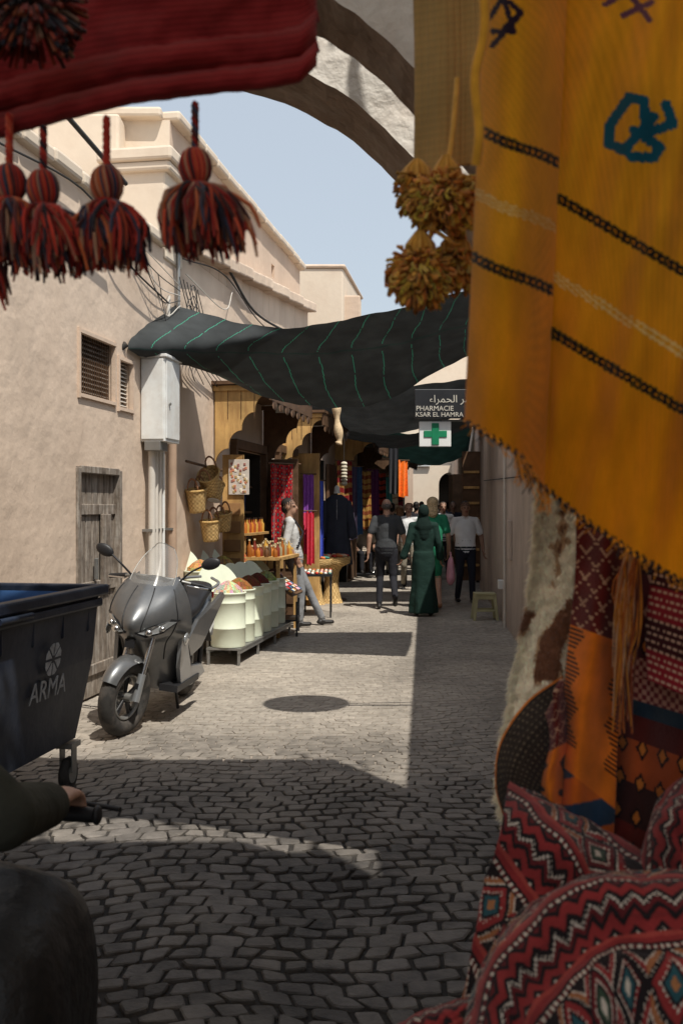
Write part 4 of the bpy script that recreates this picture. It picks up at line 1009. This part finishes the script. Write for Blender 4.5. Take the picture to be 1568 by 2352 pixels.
# ================================================================= FOREGROUND TEXTILES
def tassel(b,top,cord,hr,sl,spread,pal,n=150,seed=1,drift=V((0,0,0)),cordr=.0035):
    rr=random.Random(seed); top=V(top)
    for k in range(3):
        pts=[top+V((math.cos(k*2.1+t*.9)*cordr*.7,math.sin(k*2.1+t*.9)*cordr*.7,-cord*t/20)) for t in range(21)]
        b.tube(pts,cordr*.75,yarn,5,col=rr.choice(pal))
    hc=top+V((0,0,-cord-hr*.8))
    for k in range(46):
        a=2*pi*k/46; c=rr.choice(pal); pts=[]; q0=rr.uniform(.93,1.1)
        for t in range(9):
            q=-pi/2+pi*t/8; pts.append(hc+V((math.cos(a+.1*t)*hr*q0*(.15+.85*math.cos(q)),math.sin(a+.1*t)*hr*q0*(.15+.85*math.cos(q)),-math.sin(q)*hr*1.25)))
        b.tube(pts,hr*.12,yarn,4,col=c)
    nk=hc+V((0,0,-hr*1.15)); b.torus(nk,(0,0,1),hr*.6,hr*.16,yarn,16,6,col=pal[0])
    cl_=[(rr.uniform(0,2*pi),rr.uniform(.2,1),V((rr.uniform(-1,1),rr.uniform(-1,1),rr.uniform(-.3,.5)))*.16*sl) for _ in range(26)]
    for k in range(n):
        ca,cq,cw=rr.choice(cl_)
        a=ca+rr.gauss(0,.25); q=min(1.15,max(.05,cq+rr.gauss(0,.15))); L_=sl*rr.uniform(.55,1.1)
        dr=V((math.cos(a),math.sin(a),0)); w=cw+V((rr.uniform(-1,1),rr.uniform(-1,1),rr.uniform(-.3,.3)))*.10*sl; w2=V((rr.uniform(-1,1),rr.uniform(-1,1),0))*.05*sl
        c=rr.choice(pal); br=rr.uniform(.6,1.3); c=tuple(x*br for x in c)
        pts=[nk+dr*hr*.4*q, nk+dr*(hr*.5+spread*.6*q)+V((0,0,-L_*.18))+drift*.2+w2, nk+dr*(hr*.5+spread*1.0*q)+V((0,0,-L_*.55))+w*.5+drift*.6-w2, nk+dr*(hr*.4+spread*1.05*q)+V((0,0,-L_))+w+drift]
        b.tube(crv(pts,7),[.0023]*6+[.0014],yarn,4,col=c)
redp=[H(175,52,40),H(185,60,44),H(140,38,32),H(85,42,40),H(50,42,48),H(180,135,105),H(195,80,54),H(185,95,55),H(62,62,78)]
red1=H(148,44,44)
rt=empty('red_tasselled_textile')
def low(a):
    pts=[(-400,420),(-200,370),(0,318),(100,290),(300,240),(500,215),(620,205),(690,190),(726,150)]
    for (x0,y0),(x1,y1) in zip(pts[:-1],pts[1:]):
        if a<=x1: return y0+(y1-y0)*(a-x0)/(x1-x0)
    return 150
P=[];nc,nr=170,110
for i in range(nr):
    v=i/(nr-1); r=[]
    for j in range(nc):
        a=-400+1128*j/(nc-1)
        bt_=low(a)+3*noise.noise(V((a*.03,0,0))); bb=-260+(bt_+260)*v
        f1=(bt_-bb)
        d=1.17+.014*math.sin(a*.012+bb*.006)+.006*noise.noise(V((a*.02,bb*.02,0)))
        if f1<62: d-= .026*math.sqrt(max(0,1-((f1-30)/32.)**2))
        elif f1<130: d-=.017*math.sqrt(max(0,1-((f1-96)/35.)**2))
        d+=.0006*math.sin(bb*2.2)
        if a>690: d+=.02*((a-690)/38.)**2
        r.append(S(a,bb,d))
    P.append(r)
b=MB(); b.grid(P,clothtr,lambda u,v:tuple(c*(1+.16*math.sin(v*900)+.1*noise.noise(V((u*12,v*6,0)))) for c in red1)); b.make('cloth',rt,solid=.012,off=1)
b=MB(); b.cyl((-.9,1.2,2.36),(.0,1.2,2.36),.012,wooddk); b.box((-.9,1.2,3.6),(.03,.03,2.6),wooddk); b.box((-.05,1.2,3.6),(.012,.012,2.6),steel); b.make('hanging_rod',rt)
for k,(a,y0,y1,y2) in enumerate(((22,262,395,600),(100,290,408,625),(245,268,398,612),(448,235,358,582),(-90,330,470,690),(-210,360,500,720))):
    b=MB(); s_=1.15/2287; hr=.0165
    tassel(b,S(a,y0,1.15),(y1-y0)*s_,hr,(y2-y1)*s_-2.0*hr,.030+(.006 if a>400 else 0),redp,320,k,drift=V((.012,0,0)))
    b.make('tassel_%d'%k,rt)
b=MB()
for k in range(420):
    a=R.uniform(0,2*pi);q=R.uniform(-.9,.3); d=V((math.cos(a)*math.cos(q),math.sin(a)*math.cos(q)*.6,math.sin(q))); c0=S(70,20,1.08); c=tuple(x*.45 for x in R.choice(redp))
    b.tube([c0+d*.01,c0+d*.04,c0+d*R.uniform(.05,.065)+V((0,0,-.008))],.0024,yarn,4,col=c)
b.make('pompom',rt)
mb=empty('mustard_knit_blanket')
P=[]
for i in range(120):
    v=i/119; r=[]
    for j in range(90):
        u=j/89; a=938+8*math.sin(v*3)+v*12+u*180; bb=-260+660*v-(u*30)
        d=1.38+.012*math.cos(u*pi*3)+.0022*math.sin(u*90*.9)
        r.append(S(a,bb,d))
    P.append(r)
mus=H(224,186,118)
b=MB(); b.grid(P,clothtr,lambda u,v:tuple(c*(1+.14*math.sin(u*90*.9)+.05*math.sin(v*500)) for c in mus)); b.make('cloth',mb,solid=.006,off=-1)
musp=[H(215,160,65),H(200,145,60),H(228,175,85),H(185,125,45)]
def pom(name,cx,cy,d,rx,rz,n,seed,par):
    rr=random.Random(seed); b=MB(); c0=S(cx,cy,d)
    for k in range(n):
        z=rr.uniform(-1,.75);a=rr.uniform(0,2*pi);q=math.sqrt(1-z*z); dr=V((q*math.cos(a)*rx,q*math.sin(a)*rx*.8,z*rz))*rr.uniform(.85,1.1); side=V((rr.uniform(-1,1),rr.uniform(-1,1),rr.uniform(-1,1)))*.006
        c=tuple(x*rr.uniform(.7,1.15) for x in rr.choice(musp)); t0=V((0,0,rz*.8))
        b.tube(crv([c0+t0*.6+dr*.15,c0+dr*.7+side+V((0,0,.004)),c0+dr+side*1.2,c0+dr*.93+side*2+V((0,0,-.004)),c0+dr*.7+side*2.3],8),.0021,yarn,4,col=c)
    b.ell(c0,(rx*.75,rx*.6,rz*.75),yarn,col=H(140,95,40))
    for k in range(30):
        a=2*pi*k/30; b.tube([c0+V((math.cos(a)*.02,math.sin(a)*.018,rz*.6)),c0+V((math.cos(a)*.017,math.sin(a)*.015,rz*1.0)),c0+V((math.cos(a)*.004,math.sin(a)*.004,rz*1.45))],.003,yarn,4,col=musp[k%4])
    b.make(name,par)
pom('tassel_1',1025,462,1.30,.048,.040,520,1,mb); pom('tassel_2',958,440,1.33,.024,.028,220,2,mb)
pom('tassel_3',965,630,1.30,.038,.038,520,3,mb); pom('tassel_4',1045,612,1.33,.03,.03,260,4,mb)
b=MB(); b.tube(crv([S(1050,180,1.3),S(1040,300,1.3),S(1025,400,1.3)],8),.004,yarn,6,col=musp[2]); b.tube(crv([S(960,400,1.3),S(990,520,1.3),S(970,580,1.3)],8),.003,yarn,6,col=musp[2]); b.tube(crv([S(985,520,1.3),S(1035,555,1.3),S(1045,570,1.33)],8),.003,yarn,6,col=musp[2])
b.tube(crv([S(1105,-100,1.05),S(1112,60,1.05),S(1090,180,1.05),S(1100,300,1.05),S(1092,380,1.06)],24),.0055,yarn,8,col=H(215,155,50)); b.make('cords',mb)
yb=empty('yellow_embroidered_blanket')
def interp(pts,a):
    if a<=pts[0][0]: return pts[0][1]
    for (x0,y0),(x1,y1) in zip(pts[:-1],pts[1:]):
        if a<=x1: return y0+(y1-y0)*(a-x0)/(x1-x0)
    return pts[-1][1]
BOT=[(0,965),(60,1000),(140,1052),(182,1112),(280,1190),(400,1270),(510,1335),(700,1430),(1000,1560)]
def seg(p,a,c):
    ax,ay=a;cx,cy=c;dx,dy=cx-ax,cy-ay;t=max(0,min(1,((p[0]-ax)*dx+(p[1]-ay)*dy)/(dx*dx+dy*dy))); return math.hypot(p[0]-ax-t*dx,p[1]-ay-t*dy)
blue=[((1445,222),(1398,290)),((1398,290),(1398,330)),((1398,330),(1432,345)),((1432,345),(1500,268)),((1445,222),(1478,232)),((1478,232),(1482,305)),((1482,305),(1545,285)),((1545,285),(1528,240)),((1455,300),(1515,338)),((1515,338),(1500,362)),((1500,362),(1450,360))]
blk_=[((1130,105),(1197,30)),((1197,30),(1170,5)),((1150,-20),(1180,72)),((1180,72),(1132,72)),((1125,40),(1150,0)),((1197,30),(1160,60))]
pur=[((1390,10),(1440,-20)),((1440,-20),(1490,45)),((1430,35),(1495,5))]
yel=H(238,168,36); yel2=H(232,148,18); bk=(.018,.013,.012); crm=H(236,200,125)
NC,NR=230,330; CW=820
def yfun(c,bb):
    a=1110-.046*bb+c
    if c<192: d=1.125-.062*math.sin(pi*min(1,(c/192.))**.85)
    else:
        t=c-192; d=1.125-.00012*t+.016*math.sin(t*.018+.5)+.006*math.sin(t*.05+bb*.01)-.02*(1-math.exp(-t/30))
    return a,d+.004*math.sin(bb*.008+c*.01)+.004*noise.noise(V((c*.02,bb*.006,3)))
P=[]
for i in range(NR):
    v=i/(NR-1); r=[]
    for j in range(NC):
        c=CW*(j/(NC-1)); bt_=interp(BOT,c)+3*math.sin(c*.5); bb=-280+(bt_+280)*v
        a,d=yfun(c,bb); r.append(S(a,bb,d))
    P.append(r)
def ycol(u,v):
    c=CW*u; bt_=interp(BOT,c); bb=-280+(bt_+280)*v; a=1110-.046*bb+c
    f=1+.05*math.sin(bb*1.3)+.08*noise.noise(V((c*.05,bb*.01,0)))+.06*noise.noise(V((c*.3,bb*.03,0)))
    if c<188:
        t=bb-.44*c-4*math.sin(c*.03)
        st=((294,0),(442,1),(588,0))
    else:
        t=bb-.575*(c-198); st=((458,0),(768,0),(640,1))
    for s0,k in st:
        if abs(t-s0)<13:
            if k==1: return tuple(x*f for x in crm) if (int((t-s0)/3.4+c*.08))%2==0 else tuple(x*.9 for x in yel)
            if abs(abs(t-s0)-7)<4.5: return bk if (int(c/7))%3 else (.10,.06,.01)
            if abs(t-s0)<2.5: return bk if int(c/7)%2 else yel2
            return (.12,.07,.01)
    p=(a,bb)
    for s_,w,cc in ((blue,12,H(25,95,115)),(blk_,6.5,(.03,.015,.03)),(pur,7,H(110,70,90))):
        for e in s_:
            if abs(e[0][0]-a)<160 and abs(e[0][1]-bb)<160 and seg(p,*e)<w: return cc
    k=max(0,min(1,(bb-500)/500)); base=[yel[q]*(1-k)+yel2[q]*k for q in range(3)]
    if 1>v>.994 and int(c/9)%2: return (.02,.015,.012)
    return tuple(x*f for x in base)
b=MB(); b.grid(P,clothtr,ycol); b.make('cloth',yb,solid=.0035,off=1)
b=MB(); rr=random.Random(4)
for k in range(190):
    c=rr.uniform(120,200) if k<80 else rr.uniform(0,CW); bt_=interp(BOT,c)
    a,d=yfun(c,bt_); p=S(a,bt_-4,d-.002); L_=rr.uniform(.006,.015) if k>=80 else rr.uniform(.01,.035)
    b.tube([p,p+V((rr.uniform(-.004,.004),0,-L_*.5)),p+V((rr.uniform(-.01,.01),0,-L_))],.0007,yarn,3,col=yel2 if rr.random()<.8 else bk)
pts=[]
for k in range(160):
    c=CW*k/159; a,d=yfun(c,interp(BOT,c)); pts.append(S(a,interp(BOT,c)+2,d-.003)+V((0,0,.0015*math.sin(k*2.2))))
b.tube(pts,.0016,yarn,5,cols=lambda i,j:(.02,.015,.012) if (i//1)%3 else yel2)
b.make('fringe',yb)
b=MB(); b.cyl((.05,1.15,2.42),(1.55,1.15,2.42),.014,wooddk); b.cyl((.05,1.40,2.42),(1.55,1.40,2.42),.014,wooddk); b.make('hanging_pole',yb)
P=[];LE=[(1080,1240),(1150,1232),(1300,1222),(1400,1210),(1550,1180),(1700,1150),(1830,1143),(1950,1165)]
for i in range(110):
    v=i/109; bb=1080+870*v; r=[]
    for j in range(70):
        u=j/69; L0=interp(LE,bb); a=L0+u*260; d=1.52+.035*math.sin(u*7+v*3)-.05*v-.02*math.sin(pi*min(1,u*2.2))
        r.append(S(a,bb,d)+noise.noise_vector(V((a*.05,bb*.05,0)))*.005)
    P.append(r)
def rugc(u,v):
    n=noise.noise(V((u*4.5,v*10,1.5)))+.25*noise.noise(V((u*12,v*28,4)))
    return H(125,82,58) if n>.22 else (H(195,160,122) if n>.13 else H(250,236,208))
b=MB(); b.grid(P,clothv,rugc)
for k in range(26000):
    i=R.randrange(0,108);j=R.randrange(0,50) if k>4000 else R.randrange(0,4);p=P[i][j]+V((R.uniform(-.002,.002),0,R.uniform(-.003,.003))); c=rugc(j/69,i/109); w=R.uniform(.85,1.2)
    e=V((R.uniform(-.012,.0) if j<4 else R.uniform(-.005,.005),-R.uniform(.004,.010),R.uniform(-.010,-.001))); s_=V((.0012,0,.0004))
    b.add([p-s_,p+s_,p+e],[(0,1,2)],yarn,tuple(min(1,x*w) for x in c))
b.make('shaggy_cream_rug')
def kpat(kind):
    def f(u,v):
        if kind==0:
            if v<.42:
                q=abs(((u*3+.5)%1)-.5)+abs(((v*13)%1)-.5)
                if abs(q-.5)<.06 and int(v*260)%3: return H(190,150,120)
                return H(100,34,30)
            if v<.88:
                x=min(u,1-u)
                if v<.8 and int(v*150)%2==0 and x<.10+.16*abs(((v*9)%1)-.5)*2: return H(50,28,24)
                return H(226,120,34)
            return H(40,62,84) if (u+v*6)%1<.5 else H(205,100,32)
        if kind==1:
            q=abs(((u*4)%1)-.5)+abs(((v*11)%1)-.5); k=int(v*9)
            if k==2: return H(195,150,130) if q<.3 else H(90,36,42)
            if k==4: return H(190,142,122) if (int(u*20)+int(v*80))%2 else H(120,46,50)
            if k==5: return H(40,58,72) if (v*9)%1<.35 else H(88,36,32)
            if q<.2: return H(195,115,48)
            if q<.33: return H(35,26,28)
            return [H(115,34,30),H(64,30,32),H(140,62,34),H(75,30,35),H(62,34,36),H(115,55,30),H(165,78,38),H(60,34,32),H(100,38,33)][k%9]
        if kind==2:
            k=(v*26)%1; q=(u*24+int(v*26)*.5)%1
            if .25<k<.6 and q<.6: return H(200,165,142)
            return H(140,36,46) if int(v*6)%2 else H(66,28,32)
    return f
def kil(name,quad,d0,d1,kind,nc=70,nr=150,wav=.012,par=None):
    (a0,b0),(a1,b1),(a2,b2),(a3,b3)=quad
    P=[]
    for i in range(nr):
        v=i/(nr-1); r=[]
        for j in range(nc):
            u=j/(nc-1); a=(a0*(1-u)+a1*u)*(1-v)+(a3*(1-u)+a2*u)*v; bb=(b0*(1-u)+b1*u)*(1-v)+(b3*(1-u)+b2*u)*v
            a+=5*math.sin(v*9+a0)
            d=d0+(d1-d0)*v-.035*math.sin(pi*u)+wav*math.sin(u*7+v*4)+.006*noise.noise(V((u*3,v*6,a0))); r.append(S(a,bb,d))
        P.append(r)
    b=MB(); b.grid(P,clothv,kpat(kind)); return b.make(name,par,solid=.006,off=1)
kil('hanging_kilim_rug',[(1325,1130),(1470,1130),(1400,1960),(1285,1850)],1.42,1.38,0)
kil('hanging_kilim_rug',[(1440,1130),(1640,1130),(1560,2060),(1382,1960)],1.47,1.42,1)
kil('hanging_kilim_rug',[(1500,1130),(1800,1150),(1800,1700),(1480,1560)],1.36,1.36,2)
kil('hanging_kilim_rug',[(1600,1130),(2000,1150),(2000,2200),(1570,2100)],1.5,1.4,1)
b=MB(); rr=random.Random(9)
for k in range(90):
    a=rr.uniform(1432,1468); p=S(a,1260+rr.uniform(0,40),1.35); c=rr.choice([H(200,130,45),H(180,100,42),H(190,150,115),H(150,70,35),H(110,60,40)])
    q=S(a+rr.uniform(-30,6),1400+rr.uniform(-40,60),1.345); e=S(1430+rr.uniform(-25,22),1570+rr.uniform(-80,120),1.36)
    b.tube(crv([p,q,e],7),.0011,yarn,4,col=c)
b.make('yarn_fringe_bundle')
rows2=[[S(1290,1555,1.44),S(1212,1612,1.41),S(1152,1702,1.39),S(1140,1800,1.39),S(1160,1880,1.42)],[S(1292,1640,1.40),S(1240,1690,1.37),S(1195,1760,1.36),S(1185,1820,1.37),S(1200,1880,1.40)],[S(1294,1750,1.40),S(1265,1790,1.385),S(1245,1830,1.38),S(1240,1860,1.38),S(1245,1900,1.40)]]
P=spl(rows2,110,90)
b=MB(); b.grid(P,clothv,lambda u,v:H(220,125,45) if (v<.03 or v>.93) else (H(105,92,74) if (int(v*40)%3==0 and (int(u*75+v*20)%3==0)) else (H(42,35,31) if int(v*52)%2 else H(62,52,44)))); b.make('rolled_striped_rug',solid=.008)
kil('hanging_kilim_rug',[(1255,1640),(1300,1560),(1300,1900),(1235,1860)],1.385,1.385,0,40,80,.004)
pal=[H(148,38,38),H(38,31,33),H(206,192,174),H(38,86,94),H(176,112,60),H(108,30,34)]
def kcol(U,Vv):
    U/=1.25; Vv/=1.25
    U+=.35*noise.noise(V((U*.4,Vv*.4,0))); Vv+=.45*noise.noise(V((U*.25,Vv*.25,5)))
    band=int(Vv//9.0); m_=Vv%9.0
    if m_<.8: return pal[0]
    if m_<1.15: return pal[1]
    if m_<1.7: return pal[2] if int(U*2.2)%2 else pal[5]
    if m_<2.0: return pal[1]
    if m_>8.4: return H(172,60,50)
    st=(int(U*2.6)+int(m_*2.6))%2
    if band%3==1:
        zz=(m_+abs((U%3)-1.5)*.9); k=int(zz*1.5)%6
        return (pal[0],pal[1],pal[2] if st else pal[1],pal[5],pal[1],pal[0])[k]
    y=abs(m_-5.2)/3.2; x=abs(((U/6.5)%1)-.5)*2
    q=x+y*.95; k=int(U/6.5+100)%3
    if q<.2: return pal[4] if k==0 else pal[2]
    if q<.42: return (pal[3],H(58,78,60),pal[3])[k]
    if q<.54: return pal[1]
    if q<.66: return pal[2] if st else pal[0]
    if q<.9: return (pal[0],pal[5],pal[1])[k]
    if q<1.04: return pal[1]
    if q<1.16: return pal[2] if st else pal[1]
    if q<1.4: return pal[0] if k else H(165,100,54)
    if q<1.5: return pal[2] if st else pal[5]
    return pal[1]
def pile(name,rows,nc,nr,Lu,Lv,u0=0,v0=0,rot=0,fold=.0,ff=3,fs=1.0):
    P=spl(rows,nc,nr)
    for i,r in enumerate(P):
        for j,p in enumerate(r):
            u=j/(nc-1);v=i/(nr-1)
            n0=noise.noise_vector(p*14)*.008+noise.noise_vector(p*45)*.0018
            w=math.sin((v*ff+u*fs+.25*math.sin(u*6))*2*pi)
            p+=n0; p+=V((0,-.7,.7))*fold*(abs(w)**.6*(1 if w>0 else -1))
    b=MB()
    def cf(u,v):
        U=u0+u*Lu;W=v0+v*Lv; U2=U*math.cos(rot)-W*math.sin(rot);W2=U*math.sin(rot)+W*math.cos(rot)
        c=kcol(U2,W2); f=1+.25*math.sin(U*22)*math.sin(W*22)+.12*noise.noise(V((U*2,W*2,1))); g=sum(c)/3; return tuple((x*.86+g*.14)*f for x in c)
    b.grid(P,clothv,cf); b.make(name,solid=.012,off=1)
pile('folded_kilim_rug',[
 [S(1200,1830,1.55),S(1310,1880,1.55),S(1430,1950,1.55),S(1640,2020,1.55),S(2000,2100,1.55)],
 [S(1178,1778,1.40),S(1290,1832,1.40),S(1400,1912,1.38),S(1620,1985,1.38),S(2000,2050,1.4)],
 [S(1150,1880,1.27),S(1270,1900,1.24),S(1390,1975,1.22),S(1600,2050,1.22),S(2000,2120,1.2)],
 [S(1118,2010,1.25),S(1250,2050,1.20),S(1370,2120,1.18),S(1600,2160,1.18),S(2000,2200,1.2)],
 [S(1075,2200,1.22),S(1200,2220,1.18),S(1370,2260,1.18),S(1600,2280,1.18),S(2000,2300,1.2)],
 [S(1030,2420,1.20),S(1180,2450,1.18),S(1370,2450,1.18),S(1600,2450,1.18),S(2000,2450,1.2)]],230,250,44,52,0,0,-.55,.006,3,-1.2)
pile('folded_kilim_rug',[
 [S(1045,2440,1.16),S(1105,2220,1.15),S(1235,2070,1.14),S(1400,2005,1.14),S(1640,2015,1.14),S(1900,2060,1.14)],
 [S(1050,2450,1.10),S(1115,2222,1.08),S(1245,2072,1.07),S(1402,2010,1.06),S(1640,2018,1.06),S(1900,2060,1.06)],
 [S(1130,2480,1.05),S(1200,2290,1.03),S(1300,2160,1.02),S(1430,2100,1.02),S(1650,2100,1.02),S(1900,2140,1.02)],
 [S(1210,2560,1.01),S(1290,2400,.99),S(1370,2290,.98),S(1480,2230,.98),S(1660,2220,.98),S(1900,2250,.98)],
 [S(1310,2780,.98),S(1380,2650,.96),S(1450,2560,.95),S(1520,2490,.95),S(1680,2460,.95),S(1900,2480,.95)]],300,240,62,34,3,2,0,.009,2.6,.5)
pile('folded_kilim_rug',[[S(1470,1990,1.3),S(1500,1850,1.3),S(1570,1790,1.3),S(1700,1770,1.3)],[S(1470,2010,1.24),S(1510,1880,1.22),S(1580,1820,1.2),S(1700,1800,1.2)],[S(1520,2040,1.2),S(1560,1960,1.17),S(1620,1900,1.16),S(1720,1880,1.16)],[S(1560,2120,1.2),S(1600,2060,1.16),S(1660,2010,1.15),S(1740,1990,1.15)]],80,80,24,22,5,1,.6,.006,2,.5)
pile('folded_kilim_rug',[[S(920,2345,1.22),S(1000,2300,1.22),S(1080,2280,1.22)],[S(890,2380,1.15),S(980,2340,1.15),S(1090,2330,1.15)],[S(880,2500,1.12),S(980,2480,1.12),S(1090,2460,1.12)]],60,40,20,14,3,9,.3)
b=MB(); b.box((.95,1.15,.42),(.9,.7,.84),wooddk); b.box((.95,1.15,.86),(1.0,.8,.05),wood)
b.make('stall_counter',bevel=.01)
# ================================================================= LIGHT, SKY, CAMERA
sd=V((.27,-.42,.866)).normalized()
el=math.asin(sd.z); az=math.atan2(sd.x,sd.y)
w=bpy.data.worlds.new('World'); bpy.context.scene.world=w; w.use_nodes=True
nt=w.node_tree; sk=nt.nodes.new('ShaderNodeTexSky'); sk.sky_type='NISHITA'; sk.sun_disc=False
sk.sun_elevation=el; sk.sun_rotation=az; sk.air_density=1.2; sk.dust_density=2.0; sk.ozone_density=.8
hz=nt.nodes.new('ShaderNodeMixRGB'); hz.inputs[0].default_value=.68; hz.inputs[2].default_value=(4.35,4.75,5.15,1)   # pale desert haze
nt.links.new(sk.outputs[0],hz.inputs[1])
bg=nt.nodes['Background']; bg.inputs['Strength'].default_value=.15
nt.links.new(hz.outputs[0],bg.inputs['Color'])
sl=bpy.data.lights.new('sun','SUN'); sl.energy=5; sl.angle=math.radians(.5); sl.color=(1,.95,.86)
so=bpy.data.objects.new('sun',sl); bpy.context.collection.objects.link(so)
so.rotation_euler=(-sd).to_track_quat('-Z','Y').to_euler()
cam=bpy.data.cameras.new('camera'); co=bpy.data.objects.new('camera',cam); bpy.context.collection.objects.link(co)
co.location=(0,0,CAMZ); co.rotation_euler=(pi/2,0,0)
cam.sensor_fit='AUTO'; cam.sensor_width=36; cam.lens=35.0; cam.shift_y=-.0047; cam.clip_end=1000; cam.clip_start=.05
cam.dof.use_dof=True; cam.dof.focus_distance=11; cam.dof.aperture_fstop=8
sc=bpy.context.scene; sc.camera=co
sc.view_settings.view_transform='Standard'; sc.view_settings.look='None'; sc.view_settings.exposure=0
